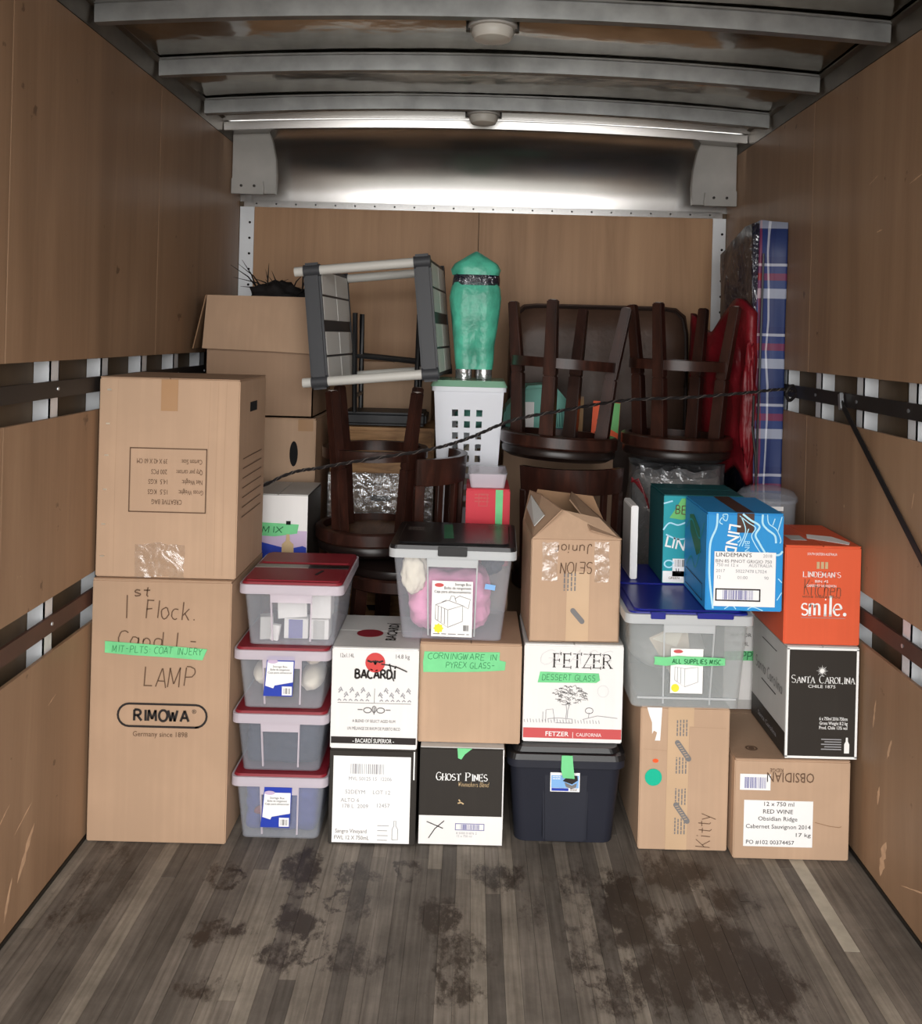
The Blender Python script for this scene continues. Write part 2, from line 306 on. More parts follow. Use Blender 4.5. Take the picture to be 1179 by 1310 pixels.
# ------------------------------------------------------------------ mesh helpers
class MB:
    def __init__(s): s.v = []; s.f = []
    def add(s, vs, fs):
        o = len(s.v); s.v += [tuple(p) for p in vs]; s.f += [tuple(i+o for i in f) for f in fs]; return s
    def box(s, x0, x1, y0, y1, z0, z1):
        return s.add([(x0,y0,z0),(x1,y0,z0),(x1,y1,z0),(x0,y1,z0),(x0,y0,z1),(x1,y0,z1),(x1,y1,z1),(x0,y1,z1)],
                     [(0,3,2,1),(4,5,6,7),(0,1,5,4),(1,2,6,5),(2,3,7,6),(3,0,4,7)])
    def bar(s, a, b, w, h, up=(0,0,1), w2=None, h2=None):
        a = Vector(a); b = Vector(b); d = (b-a).normalized(); u = Vector(up)
        x = d.cross(u)
        if x.length < 1e-4: x = d.cross(Vector((0,1,0)))
        x.normalize(); y = x.cross(d)
        w2 = w if w2 is None else w2; h2 = h if h2 is None else h2
        vs = [a+x*i*w/2+y*j*h/2 for i, j in ((-1,-1),(1,-1),(1,1),(-1,1))] + [b+x*i*w2/2+y*j*h2/2 for i, j in ((-1,-1),(1,-1),(1,1),(-1,1))]
        return s.add(vs, [(0,3,2,1),(4,5,6,7),(0,1,5,4),(1,2,6,5),(2,3,7,6),(3,0,4,7)])
    def tube(s, pts, r, n=8, cap=True):
        pts = [Vector(p) for p in pts]; rings = []
        up = Vector((0,0,1))
        for i, p in enumerate(pts):
            d = (pts[min(i+1, len(pts)-1)]-pts[max(i-1, 0)]).normalized()
            x = d.cross(up)
            if x.length < 1e-3: x = d.cross(Vector((0,1,0)))
            x.normalize(); y = x.cross(d); rr = r[i] if isinstance(r, (list, tuple)) else r
            rings.append([p+x*math.cos(2*PI*k/n)*rr+y*math.sin(2*PI*k/n)*rr for k in range(n)])
        vs = [v for q in rings for v in q]; fs = []
        for i in range(len(pts)-1):
            for k in range(n):
                fs.append((i*n+k, i*n+(k+1)%n, (i+1)*n+(k+1)%n, (i+1)*n+k))
        if cap: fs += [tuple(range(n-1,-1,-1)), tuple((len(pts)-1)*n+k for k in range(n))]
        return s.add(vs, fs)
    def lathe(s, prof, n=40, a0=0, a1=2*PI, c=(0,0)):
        full = abs(a1-a0-2*PI) < 1e-6; m = n if full else n+1; k = len(prof)
        vs = [(c[0]+r*math.cos(a0+(a1-a0)*i/n), c[1]+r*math.sin(a0+(a1-a0)*i/n), z) for i in range(m) for r, z in prof]
        fs = []
        for i in range(n):
            j = (i+1) % m
            for q in range(k-1): fs.append((i*k+q, j*k+q, j*k+q+1, i*k+q+1))
        return s.add(vs, fs)
    def prism(s, poly, y0, y1):          # poly in x,z ; extruded along y
        n = len(poly); vs = [(x,y0,z) for x,z in poly]+[(x,y1,z) for x,z in poly]
        return s.add(vs, [tuple(range(n)), tuple(range(2*n-1,n-1,-1))]+[(i, n+i, n+(i+1)%n, (i+1)%n) for i in range(n)])
    def build(s, name, mat, parent=None, smooth=False, bevel=0, seg=2, loc=None):
        me = bpy.data.meshes.new(name); me.from_pydata(s.v, [], s.f)
        bm = bmesh.new(); bm.from_mesh(me)
        bmesh.ops.recalc_face_normals(bm, faces=bm.faces)
        if bevel:
            bmesh.ops.bevel(bm, geom=[e for e in bm.edges if e.is_manifold and e.calc_face_angle(0) > .5], offset=bevel, segments=seg, affect='EDGES', clamp_overlap=True)
        bm.to_mesh(me); bm.free()
        if smooth:
            me.shade_smooth()
            try: me.set_sharp_from_angle(angle=.7)
            except Exception: pass
        me.materials.append(M[mat])
        o = bpy.data.objects.new(name, me); C.objects.link(o)
        if parent: o.parent = parent
        if loc: o.location = loc
        return o
def tag(o, label, cat, group=None):
    o['label'] = label; o['category'] = cat
    if group: o['group'] = group
    return o
def thing(name, loc, label, cat, group=None, rot=(0,0,0)):
    o = bpy.data.objects.new(name, None); C.objects.link(o); o.empty_display_size = .05
    o.location = loc; o.rotation_euler = rot
    return tag(o, label, cat, group)
def struct(o): o['kind'] = 'structure'; return o
def sroot(name):
    o = bpy.data.objects.new(name, None); C.objects.link(o); return struct(o)
def part(o, label): o['label'] = label; return o
def bx(name, mat, parent, x0, x1, y0, y1, z0, z1, bevel=0, seg=2, smooth=False):
    return MB().box(x0,x1,y0,y1,z0,z1).build(name, mat, parent, bevel=bevel, seg=seg, smooth=smooth)
def blob_obj(name, mat, parent, c, r, amp=.25, freq=2.0, seed=0, sub=4, loc=None, flat=None, p=2):
    bm = bmesh.new(); bmesh.ops.create_icosphere(bm, subdivisions=sub, radius=1)
    for v in bm.verts:
        q = v.co.normalized(); v.co = q/((abs(q.x)**p+abs(q.y)**p+abs(q.z)**p)**(1/p))
        d = 1+amp*noise.fractal(v.co*freq+Vector((seed*3.1, seed*1.7, seed)), 1.0, 2.0, 4)
        v.co = Vector((v.co.x*r[0]*d+c[0], v.co.y*r[1]*d+c[1], v.co.z*r[2]*d+c[2]))
        if flat is not None: v.co.z = max(v.co.z, flat)
    me = bpy.data.meshes.new(name); bm.to_mesh(me); bm.free(); me.shade_smooth(); me.materials.append(M[mat])
    o = bpy.data.objects.new(name, me); C.objects.link(o)
    if parent: o.parent = parent
    if loc: o.location = loc
    return o

# ---- flat print on a face: frame (origin, u axis, v axis); front faces use u=+x, v=+z, n=-y
class Face:
    def __init__(s, parent, o, u=(1,0,0), v=(0,0,1), lift=.0010):
        s.p = parent; s.o = Vector(o); s.u = Vector(u).normalized(); s.v = Vector(v).normalized(); s.n = s.u.cross(s.v); s.lift = lift
    def pt(s, a, b, k=1.0): return s.o+s.u*a+s.v*b+s.n*s.lift*k
def patch(F, name, mat, poly, k=1.0, thick=.0006):
    n = len(poly); top = [F.pt(a, b, k)+F.n*thick for a, b in poly]; bot = [F.pt(a, b, k) for a, b in poly]
    mb = MB().add(top+bot, [tuple(range(n)), tuple(range(2*n-1, n-1, -1))]+[(i, n+i, n+(i+1)%n, (i+1)%n) for i in range(n)])
    return mb.build(name, mat, F.p)
def rect(F, name, mat, a0, a1, b0, b1, k=1.0, jig=0):
    j = lambda: random.uniform(-jig, jig)
    return patch(F, name, mat, [(a0+j(), b0+j()), (a1+j(), b0+j()), (a1+j(), b1+j()), (a0+j(), b1+j())], k)
def disc(F, name, mat, a, b, r, k=1.0, n=28, ry=None):
    return patch(F, name, mat, [(a+r*math.cos(2*PI*i/n), b+(ry or r)*math.sin(2*PI*i/n)) for i in range(n)], k)
def ribbon(F, name, mat, lines, w, k=2.0, wfun=None):
    mb = MB()
    for ln in lines:
        q = [Vector(p) for p in ln]
        if len(q) < 2: continue
        L_, R_ = [], []
        for i, p in enumerate(q):
            d = (q[min(i+1, len(q)-1)]-q[max(i-1, 0)])
            if d.length < 1e-9: d = Vector((1, 0))
            d.normalize(); ww = (wfun(d) if wfun else 1)*w/2
            nn = Vector((-d.y, d.x))*ww
            L_.append(F.pt(*(p+nn), k)); R_.append(F.pt(*(p-nn), k))
        n = len(q)
        mb.add(L_+R_, [(i, i+1, n+i+1, n+i) for i in range(n-1)])
    me = bpy.data.meshes.new(name); me.from_pydata(mb.v, [], mb.f); me.materials.append(M[mat])
    o = bpy.data.objects.new(name, me); C.objects.link(o); o.parent = F.p
    return o
def lines(F, name, mat, lns, w, k=2.0):
    for l in lns: ribbon(F, name, mat, [l], w, k)
def text(F, name, mat, s, a, b, size, width=None, rot=0, k=2.0, align='CENTER', bold=0, shear=0):
    cu = bpy.data.curves.new('tmp', 'FONT'); cu.body = s; cu.size = 1; cu.align_x = align; cu.offset = bold; cu.shear = shear; cu.resolution_u = 2
    t = bpy.data.objects.new('tmp', cu); C.objects.link(t)
    bpy.context.view_layer.update()
    dg = bpy.context.evaluated_depsgraph_get()
    me = bpy.data.meshes.new_from_object(t.evaluated_get(dg))
    bpy.data.objects.remove(t); bpy.data.curves.remove(cu)
    sx = sy = size
    if width and len(me.vertices):
        xs = [v.co.x for v in me.vertices]; sx = width/max(1e-6, max(xs)-min(xs))
    cr, sr = math.cos(rot), math.sin(rot)
    for v in me.vertices:
        x, y = v.co.x*sx, v.co.y*sy
        v.co = F.pt(a+x*cr-y*sr, b+x*sr+y*cr, k)
    me.name = name; me.materials.clear(); me.materials.append(M[mat])
    o = bpy.data.objects.new(name, me); C.objects.link(o); o.parent = F.p
    return o
# single-line letters on a 4 x 6 grid, for handwriting and for the serif faces
def arc(cx, cy, rx, ry, a0, a1, n=10): return [(cx+rx*math.cos(math.radians(a0+(a1-a0)*i/n)), cy+ry*math.sin(math.radians(a0+(a1-a0)*i/n))) for i in range(n+1)]
G = {
 'A': [[(0,0),(2,6)],[(2,6),(4,0)],[(.8,2),(3.2,2)]], 'B': [[(.4,0),(.4,6)],[(.4,6)]+arc(1.6,4.6,1.6,1.4,90,-90)+[(.4,3.2)],[(.4,3.2)]+arc(1.8,1.6,1.8,1.6,90,-90)+[(.4,0)]],
 'C': [arc(2.2,3,2.2,3,50,310,14)], 'D': [[(.4,0),(.4,6)],[(.4,6)]+arc(1.4,3,2.6,3,90,-90,12)+[(.4,0)]], 'E': [[(.5,0),(.5,6)],[(.5,6),(3.6,6)],[(.5,3.1),(3,3.1)],[(.5,0),(3.8,0)]],
 'F': [[(.5,0),(.5,6)],[(.5,6),(3.7,6)],[(.5,3.1),(3,3.1)]], 'G': [arc(2.2,3,2.2,3,50,320,14),[(3.9,1),(3.9,2.6)],[(2.4,2.6),(4.3,2.6)]], 'H': [[(.4,0),(.4,6)],[(3.6,0),(3.6,6)],[(.4,3),(3.6,3)]],
 'I': [[(2,0),(2,6)]], 'J': [[(3,6),(3,1.6)]+arc(1.7,1.6,1.3,1.6,0,-160,8)], 'K': [[(.5,0),(.5,6)],[(3.8,6),(.6,2.6)],[(1.4,3.4),(4,0)]], 'L': [[(.6,0),(.6,6)],[(.6,0),(3.8,0)]],
 'M': [[(0,0),(.3,6)],[(.3,6),(2,1)],[(2,1),(3.7,6)],[(3.7,6),(4,0)]], 'N': [[(.3,0),(.3,6)],[(.3,6),(3.7,0)],[(3.7,0),(3.7,6)]], 'O': [arc(2,3,2.1,3,90,450,20)],
 'P': [[(.4,0),(.4,6)],[(.4,6)]+arc(1.9,4.4,1.8,1.6,90,-90)+[(.4,2.8)]], 'Q': [arc(2,3,2.1,3,90,450,20),[(2.4,1.4),(4.2,-.6)]], 'R': [[(.4,0),(.4,6)],[(.4,6)]+arc(1.9,4.5,1.7,1.5,90,-90)+[(.4,3)],[(1.9,3),(4.1,0)]],
 'S': [arc(2,4.5,1.6,1.5,40,250,10)+arc(2,1.5,1.7,1.5,80,-150,10)], 'T': [[(2,0),(2,6)],[(0,6),(4,6)]], 'U': [[(.4,6),(.4,1.8)]+arc(2,1.8,1.6,1.8,180,360,10)+[(3.6,6)]],
 'V': [[(0,6),(2,0)],[(2,0),(4,6)]], 'W': [[(-.3,6),(1,0)],[(1,0),(2,5)],[(2,5),(3,0)],[(3,0),(4.3,6)]], 'X': [[(0,6),(4,0)],[(4,6),(0,0)]], 'Y': [[(0,6),(2,3)],[(4,6),(2,3)],[(2,3),(2,0)]], 'Z': [[(.2,6),(3.8,6)],[(3.8,6),(.2,0)],[(.2,0),(3.8,0)]],
 "'": [[(1.2,6),(1.0,4.8)]], '1': [[(2,0),(2,6)]], '.': [[(1.8,0),(2.2,.3)]], '-': [[(.8,3),(3.2,3)]], ',': [[(2,.4),(1.6,-.8)]], ':': [[(2,1),(2,1.6)],[(2,3.6),(2,4.2)]],
 'a': [arc(1.8,1.8,1.6,1.8,60,420,12),[(3.4,3.6),(3.5,0)]], 'c': [arc(1.9,1.8,1.7,1.8,50,310,10)], 'e': [[(.3,1.9),(3.4,2.1)]+arc(1.9,1.9,1.6,1.8,10,310,12)], 'h': [[(.5,0),(.6,6)],[(.5,2)]+arc(1.9,2.2,1.4,1.4,180,0,8)+[(3.4,0)]], 'i': [[(2,0),(2,3.6)],[(2,4.8),(2.1,5.2)]],
 'k': [[(.6,0),(.6,6)],[(3.2,3.8),(.7,1.6)],[(1.4,2.2),(3.6,0)]], 'l': [[(2,0),(2,6)]], 'n': [[(.5,0),(.5,3.6)],[(.5,2.2)]+arc(1.9,2.2,1.4,1.4,180,0,8)+[(3.4,0)]], 'o': [arc(2,1.8,1.7,1.8,90,450,14)], 's': [arc(2,2.7,1.2,.9,40,250,8)+arc(2,.9,1.3,.9,80,-150,8)], 't': [[(2,5),(2,.6),(2.8,0)],[(.6,3.6),(3.4,3.6)]],
 'm': [[(0,0),(0,3.6)],[(0,2.4)]+arc(1,2.5,1,1.1,180,0,6)+[(2,0)],[(2,2.4)]+arc(3,2.5,1,1.1,180,0,6)+[(4,0)]], 'u': [[(.5,3.6),(.5,1.4)]+arc(2,1.4,1.5,1.4,180,360,8)+[(3.5,3.6)],[(3.5,3.6),(3.5,0)]], 'r': [[(.8,0),(.8,3.6)],[(.8,2.2)]+arc(2.2,2.2,1.4,1.4,180,60,6)],
 'y': [[(.4,3.6),(2,.4)],[(3.6,3.6),(1.2,-2)]], 'p': [[(.5,-2),(.5,3.6)],arc(2,1.8,1.5,1.8,180,540,12)], 'd': [arc(1.8,1.8,1.6,1.8,60,420,12),[(3.4,6),(3.5,0)]], 'f': [[(3.2,5.4),(2.2,6),(1.6,5),(1.6,0)],[(.4,3.4),(3,3.4)]], 'g': [arc(1.8,1.8,1.6,1.8,60,420,12),[(3.4,3.6),(3.2,-1.6),(1,-1.8)]], 'b': [[(.5,0),(.5,6)],arc(2,1.8,1.5,1.8,180,540,12)],
}
ADV = {"'": 2.0, 'I': 2.6, 'i': 2.2, 'l': 2.2, '.': 2.2, '1': 3, ':': 2.4, 'M': 5.6, 'W': 6, 'm': 5.4, 't': 3.6, 's': 4.2, 'r': 3.6, ' ': 3.6}
def strokes(s, jig=0, gap=1.0, small=None):
    out, x = [], 0
    for i, ch in enumerate(s):
        sc = 1.0
        key = ch
        if small and ch.islower(): key = ch.upper(); sc = small
        off = {'I': -.7, 'i': -.9, 'l': -.9, '.': -.9, '1': -.5, ':': -.8}.get(key, 0)
        ty = random.uniform(-jig, jig)
        for ln in G.get(key, []):
            out.append([(x+(p[0]+off)*sc+random.uniform(-jig, jig)*.5, p[1]*sc+ty+random.uniform(-jig, jig)*.5) for p in ln])
        x += (ADV.get(key, 4.8)-1+gap)*sc if key != ' ' else 3.4*sc
    return out, x-gap
def write(F, name, mat, s, a, b, h, w=None, pen=.004, rot=0, jig=.25, slant=.1, k=2.6):
    jig *= 1.5
    ls, tw = strokes(s, jig)
    sy = h/6; sx = (w/tw) if w else sy
    cr, sr = math.cos(rot), math.sin(rot)
    f = lambda p: ((p[0]+p[1]*slant-tw/2)*sx, p[1]*sy)
    return ribbon(F, name, mat, [[(a+x*cr-y*sr, b+x*sr+y*cr) for x, y in map(f, ln)] for ln in ls], pen, k)
def serif(F, name, mat, s, a, b, h, w, rot=0, k=2.4, small=None, thick=.85, thin=.28, serif_len=.75):
    ls, tw = strokes(s, 0, 1.0, small)
    sy = h/6; sx = w/tw; cr, sr = math.cos(rot), math.sin(rot)
    def tf(p):
        x, y = (p[0]-tw/2)*sx, p[1]*sy
        return (a+x*cr-y*sr, b+x*sr+y*cr)
    mb = MB()
    def ribb(q, wf):
        L_, R_ = [], []
        q = [Vector(p) for p in q]
        for i, p in enumerate(q):
            d = q[min(i+1, len(q)-1)]-q[max(i-1, 0)]
            if d.length < 1e-6: d = Vector((0, 1))
            d.normalize(); nn = Vector((-d.y, d.x))*wf(d)/2
            L_.append(F.pt(*tf(p+nn), k)); R_.append(F.pt(*tf(p-nn), k))
        n = len(q); mb.add(L_+R_, [(i, i+1, n+i+1, n+i) for i in range(n-1)])
    def wf(d):
        up = abs(d.y)
        if d.x*d.y > .15: return thin*1.2
        return thin+(thick-thin)*up**1.5
    for ln in ls:
        ribb(ln, wf)
        if len(ln) == 2:
            (x0, y0), (x1, y1) = ln
            if abs(y1-y0) > 1.5:
                for (x, y) in ln:
                    if abs(y) < .05 or abs(y-6) < .05 or (small and abs(y-6*small) < .05): ribb([(x-serif_len, y), (x+serif_len, y)], lambda d: thin)
            elif abs(y1-y0) < .1 and abs(x1-x0) > 1.5 and y0 not in (3, 2, 2.6):
                x = max(x0, x1); ribb([(x, y0-.7), (x, y0+.7)], lambda d: thin*1.3)
    me = bpy.data.meshes.new(name); me.from_pydata(mb.v, [], mb.f); me.materials.append(M[mat])
    o = bpy.data.objects.new(name, me); C.objects.link(o); o.parent = F.p
    return o
def barcode(F, mat, a0, a1, b0, b1, n=26, k=2.4):
    mb = MB(); x = a0; step = (a1-a0)/n
    rr = random.Random(int((a0+b0)*1e4))
    for i in range(n):
        w = step*rr.choice((.25, .35, .5, .75))
        mb.add([F.pt(x, b0, k), F.pt(x+w, b0, k), F.pt(x+w, b1, k), F.pt(x, b1, k)], [(0,1,2,3)]); x += step
    me = bpy.data.meshes.new('barcode'); me.from_pydata(mb.v, [], mb.f); me.materials.append(M[mat])
    o = bpy.data.objects.new('barcode', me); C.objects.link(o); o.parent = F.p; return o
def frame(F, name, mat, a0, a1, b0, b1, w, k=2.0):
    return ribbon(F, name, mat, [[(a0-w/2, b0), (a1+w/2, b0)], [(a1, b0), (a1, b1)], [(a1+w/2, b1), (a0-w/2, b1)], [(a0, b1), (a0, b0)]], w, k)
def microprint(F, mat, a, b, ln, n, step, rot=0, k=2.4, pen=None):   # print too fine to read: broken word-length dashes
    rr = random.Random(int((a*7+b*13+ln)*1e4)); L_ = []; cr, sr = math.cos(rot), math.sin(rot)
    for i in range(n):
        x = 0
        while x < ln*.95:
            x2 = min(ln, x+rr.uniform(.12, .3)*ln); y = -step*i
            L_.append([(a+x*cr-y*sr, b+x*sr+y*cr), (a+x2*cr-y*sr, b+x2*sr+y*cr)]); x = x2+.05*ln
    return ribbon(F, 'fine_print', mat, L_, pen or step*.4, k)
def ragged(a0, a1, b0, b1, n=5, j=.004):
    p = [(a0+(a1-a0)*i/n, b0+random.uniform(-j, j)) for i in range(n+1)]
    p += [(a1+random.uniform(-j, j), b0+(b1-b0)*t) for t in (.35, .7)]
    p += [(a1-(a1-a0)*i/n, b1+random.uniform(-j, j)) for i in range(n+1)]
    p += [(a0+random.uniform(-j, j), b1-(b1-b0)*t) for t in (.35, .7)]
    return p
# ================================================================== the truck body
XL, XR, Y0, Y1 = -1.137, 1.203, .3, 4.45
struct(bx('ground', 'ground', None, -14, 14, -16, 9, -1.02, -1.0))
fl = sroot('floor')
bx('subfloor', 'rivet', fl, XL-.06, XR+.06, Y0, Y1+.04, -.05, -.026)
pitch = .0412; n = int((XR-XL)/pitch)
pitch = (XR-XL)/n
rp = random.Random(3); PALE = int((1.03-XL)/pitch)
M['floor_pale'] = plain('pale_patch_board', (172, 165, 150), .6, var=.15, vscale=20)
for i in range(n):
    y = Y0
    while y < Y1-.01:
        ln = rp.uniform(.75, 1.7); y2 = min(Y1, y+ln)
        if i == PALE: y2 = next(q for q in (1.1, 2.37, 2.80, Y1) if q > y+.01)
        if Y1-y2 < .3: y2 = Y1
        dz = rp.uniform(-.0012, 0)
        bx('plank', 'floor_pale' if i == PALE and abs(y-2.37) < .01 else 'floor', fl, XL+i*pitch+.0003, XL+(i+1)*pitch-.0003, y+.0006, y2-.0006, -.025, dz)
        y = y2
GAPS = [(.655, .807), (1.302, 1.458)]
ROWS = [(.012, .655), (.807, 1.302), (1.458, 2.425)]
SEAMS = [Y0, 1.18, 2.245, 3.305, Y1-.012]
STUDS = [.47+.346*i for i in range(12)]
for side, X, s in (('left', XL, -1), ('right', XR, 1)):
    w = sroot('wall_'+side)
    f = lambda a, b: (min(X+s*a, X+s*b), max(X+s*a, X+s*b))
    a, b = f(.062, .075); bx('outer_skin', 'skin', w, a, b, Y0, Y1+.05, -.03, 2.6)
    for (z0, z1) in ROWS:
        for k in range(4):
            a, b = f(0, .012)
            bx('plywood_panel', 'ply', w, a, b, SEAMS[k]+.0015, SEAMS[k+1]-.0015, z0, z1, bevel=.001, seg=1)
    for y in STUDS:
        mb = MB()
        a, b = f(.014, .018); mb.box(a, b, y-.026, y+.026, .02, 2.44)
        a, b = f(.014, .06); mb.box(a, b, y-.026, y-.022, .02, 2.44); mb.box(a, b, y+.022, y+.026, .02, 2.44)
        mb.build('stud', 'alu', w)
    for (z0, z1), mt in zip(GAPS, ('rail_brown', 'rail')):
        zc = (z0+z1)/2; a, b = f(.004, .0135)
        r = bx('tie_rail', mt, w, a, b, Y0, Y1, zc-.024, zc+.022)
        for y in STUDS:
            a, b = f(.001, .004)
            MB().lathe([(0, -.0015), (.006, -.0015), (.005, .0015), (0, .0015)], 10).build('bolt', 'galv', r).matrix_local = Matrix.Translation((X+s*.003, y, zc)) @ Matrix.Rotation(PI/2, 4, 'Y')
    # cove rail where wall meets roof
    t = MB()
    t.prism([(X-s*.0, 2.427), (X+s*.05, 2.427), (X+s*.05, 2.50), (X-s*.02, 2.50), (X-s*.02, 2.494), (X-s*.004, 2.488)], Y0, 4.46)
    struct(t.build('trim_%d' % (1 if s < 0 else 2), 'cove'))
    t = MB(); a, b = f(-.004, .012)
    t.box(a, b, Y0, Y1-.02, .001, .012); struct(t.build('baseboard_'+side, 'rivet'))
# pale scrapes where cargo rubbed the plywood
def lens(F, name, mat, a, b, ln, wd, rot, seed):
    rr = random.Random(seed); top, bot = [], []
    for i in range(9):
        t = i/8; x = (t-.5)*ln; h = wd*math.sin(PI*t)**.6*rr.uniform(.35, 1)
        top.append((x, h/2)); bot.append((x, -h/2*rr.uniform(.3, 1)))
    c, s_ = math.cos(rot), math.sin(rot); pts = bot+top[::-1][1:-1]
    return patch(F, name, mat, [(a+x*c-y*s_, b+x*s_+y*c) for x, y in pts], .2, thick=.0002)
M['scrape'] = plain('bare_scraped_veneer', (196, 160, 128), .7, var=.15, vscale=30)
for wname, X, u in (('wall_left', XL, (0,1,0)), ('wall_right', XR, (0,-1,0))):
    Fw = Face(bpy.data.objects[wname], (X, 0, 0), u, (0,0,1), .001)
    sg = 1 if u[1] > 0 else -1
    lst = [(2.42, .17, .14, .035, .9), (2.33, .10, .10, .02, 1.2), (2.40, .27, .10, .008, .4), (2.55, .52, .05, .005, .3), (2.30, .33, .06, .006, .5)] if sg > 0 else [(2.62, .10, .12, .05, 1.3), (2.66, .26, .06, .02, 1.4), (2.70, .48, .09, .014, 1.4), (2.60, .42, .07, .018, 1.2), (2.44, .12, .16, .006, .4), (2.52, 2.02, .10, .006, .2), (2.75, 1.9, .04, .006, .1), (2.5, 1.14, .05, .006, 1.3), (2.8, 2.06, .07, .005, .3)]
    for i, (y, z, ln, wd, rt) in enumerate(lst): lens(Fw, 'scrape_mark', 'scrape', y*sg, z, ln, wd, rt, i+int(sg))
# roof
def zarch(x, base, arch): t = (x-(XL+XR)/2)/((XR-XL)/2); return base+arch*(1-t*t)
cl = sroot('ceiling')
NX, ys = 24, [Y0, 1.05, 1.6, 2.15, 2.7, 3.25, 3.8, 4.12]
XA, XB = XL-.05, XR+.05
for a, b in zip(ys[:-1], ys[1:]):
    mb = MB(); vs = []
    for j in range(9):
        y = a+(b-a)*j/8
        for i in range(NX+1):
            x = XA+(XB-XA)*i/NX
            vs.append((x, y, zarch(x, 2.503, .045)+.022*math.sin(PI*j/8)*noise.noise((x*1.1, y*2, 1))-.006*math.sin(PI*j/8)))
    mb.add(vs, [(j*(NX+1)+i, j*(NX+1)+i+1, (j+1)*(NX+1)+i+1, (j+1)*(NX+1)+i) for j in range(8) for i in range(NX)])
    mb.build('roof_sheet', 'roofsheet', cl, smooth=True)
for y in ys[1:-1]:
    mb = MB()
    pr = [(-.033, .0), (-.033, -.006), (-.02, -.006), (-.017, -.058), (.017, -.058), (.02, -.006), (.033, -.006), (.033, 0)]
    vs = []
    for i in range(NX+1):
        x = XL+.012+(XR-XL-.024)*i/NX; z = zarch(x, 2.497, .045)
        vs += [(x, y+p[0], z+p[1]) for p in pr]
    k = len(pr)
    fs = [(i*k+q, i*k+(q+1)%k, (i+1)*k+(q+1)%k, (i+1)*k+q) for i in range(NX) for q in range(k)]
    fs += [tuple(range(k)), tuple(NX*k+q for q in range(k-1, -1, -1))]
    mb.add(vs, fs); mb.build('roof_bow', 'bow', cl)
# front header: two bright strips, then the curved nose down to the plywood
wr = sroot('wall_front')
for (y, z0, z1) in ((4.07, -.030, -.001), (4.10, -.066, -.033)):
    mb = MB(); vs = []
    for i in range(NX+1):
        x = XL+.005+(XR-XL-.01)*i/NX; z = zarch(x, 2.51, .035)
        vs += [(x, y+.0065, z+z0), (x, y, z+z1), (x, y+.03, z+z1+.004), (x, y+.03, z+z0)]
    fs = [(i*4+q, i*4+(q+1)%4, (i+1)*4+(q+1)%4, (i+1)*4+q) for i in range(NX) for q in range(4)]+[(0,1,2,3), (NX*4+3, NX*4+2, NX*4+1, NX*4)]
    mb.add(vs, fs); mb.build('header_strip', 'nose', wr)
mb = MB(); vs = []; NA = 16
for i in range(NX+1):
    x = XL-.02+(XR-XL+.04)*i/NX
    for j in range(NA+1):
        a = PI/2*j/NA
        vs.append((x, 4.14+.30*math.sin(a)+.004*noise.noise((x*2, j*.3, 4)), 2.175+.315*math.cos(a)+zarch(x, 0, .035)*math.cos(a)))
mb.add(vs, [(i*(NA+1)+j, (i+1)*(NA+1)+j, (i+1)*(NA+1)+j+1, i*(NA+1)+j+1) for i in range(NX) for j in range(NA)])
mb.build('nose_sheet', 'nose', wr, smooth=True)
bx('nose_lip', 'nose', wr, XL+.02, XR-.02, 4.436, 4.446, 2.150, 2.182)
for i in range(24):
    x = XL+.08+i*(XR-XL-.16)/23
    MB().lathe([(0, -.002), (.005, -.002), (.003, .002), (0, .003)], 8).build('rivet', 'rivet', wr).matrix_local = Matrix.Translation((x, 4.435, 2.166)) @ Matrix.Rotation(PI/2, 4, 'X')
for k, (a, b) in enumerate(((XL+.065, .012), (.015, XR-.06))):
    bx('plywood_panel', 'ply_rear', wr, a, b, Y1-.004, Y1+.01, .0, 2.158)
bx('outer_skin', 'skin', wr, XL-.06, XR+.06, Y1+.02, Y1+.03, -.03, 2.6)
for k, (a, b) in enumerate(((XL+.002, XL+.07), (XR-.064, XR-.002))):
    p = bx('corner_post', 'alu', wr, a, b, Y1-.014, Y1-.008, .0, 2.15)
    for z in [1.55+i*.075 for i in range(8)]:
        MB().lathe([(0, -.001), (.006, -.001), (.006, .001), (0, .001)], 10).build('post_hole', 'dark_in', p).matrix_local = Matrix.Translation(((a+b)/2+.014, Y1-.0148, z)) @ Matrix.Rotation(PI/2, 4, 'X')
# grey corner gussets with curved inner edge and a small bracket
for s, X in ((1, XL), (-1, XR)):
    pts = [(X+s*.004, 2.19), (X+s*.205, 2.19), (X+s*.208, 2.27), (X+s*.203, 2.35), (X+s*.186, 2.43), (X+s*.150, 2.53), (X+s*.004, 2.53)]
    g = MB().prism(pts, 4.27, 4.278)
    g.prism([(X+s*.203, 2.19), (X+s*.206, 2.19), (X+s*.210, 2.27), (X+s*.205, 2.35), (X+s*.188, 2.43), (X+s*.152, 2.53), (X+s*.149, 2.53), (X+s*.185, 2.43), (X+s*.202, 2.35), (X+s*.207, 2.27)], 4.262, 4.30)
    g = g.build('corner_gusset', 'greypaint', wr)
    q = MB().prism([(X+s*.004, 2.185), (X+s*.15, 2.185), (X+s*.155, 2.20), (X+s*.15, 2.245), (X+s*.004, 2.255)], 4.255, 4.269).build('bracket', 'greypaint', g)
    for x in (.05, .11): MB().lathe([(0, -.003), (.007, -.003), (.006, .003), (0, .004)], 8).build('bolt', 'rivet', g).matrix_local = Matrix.Translation((X+s*x, 4.253, 2.222)) @ Matrix.Rotation(PI/2, 4, 'X')
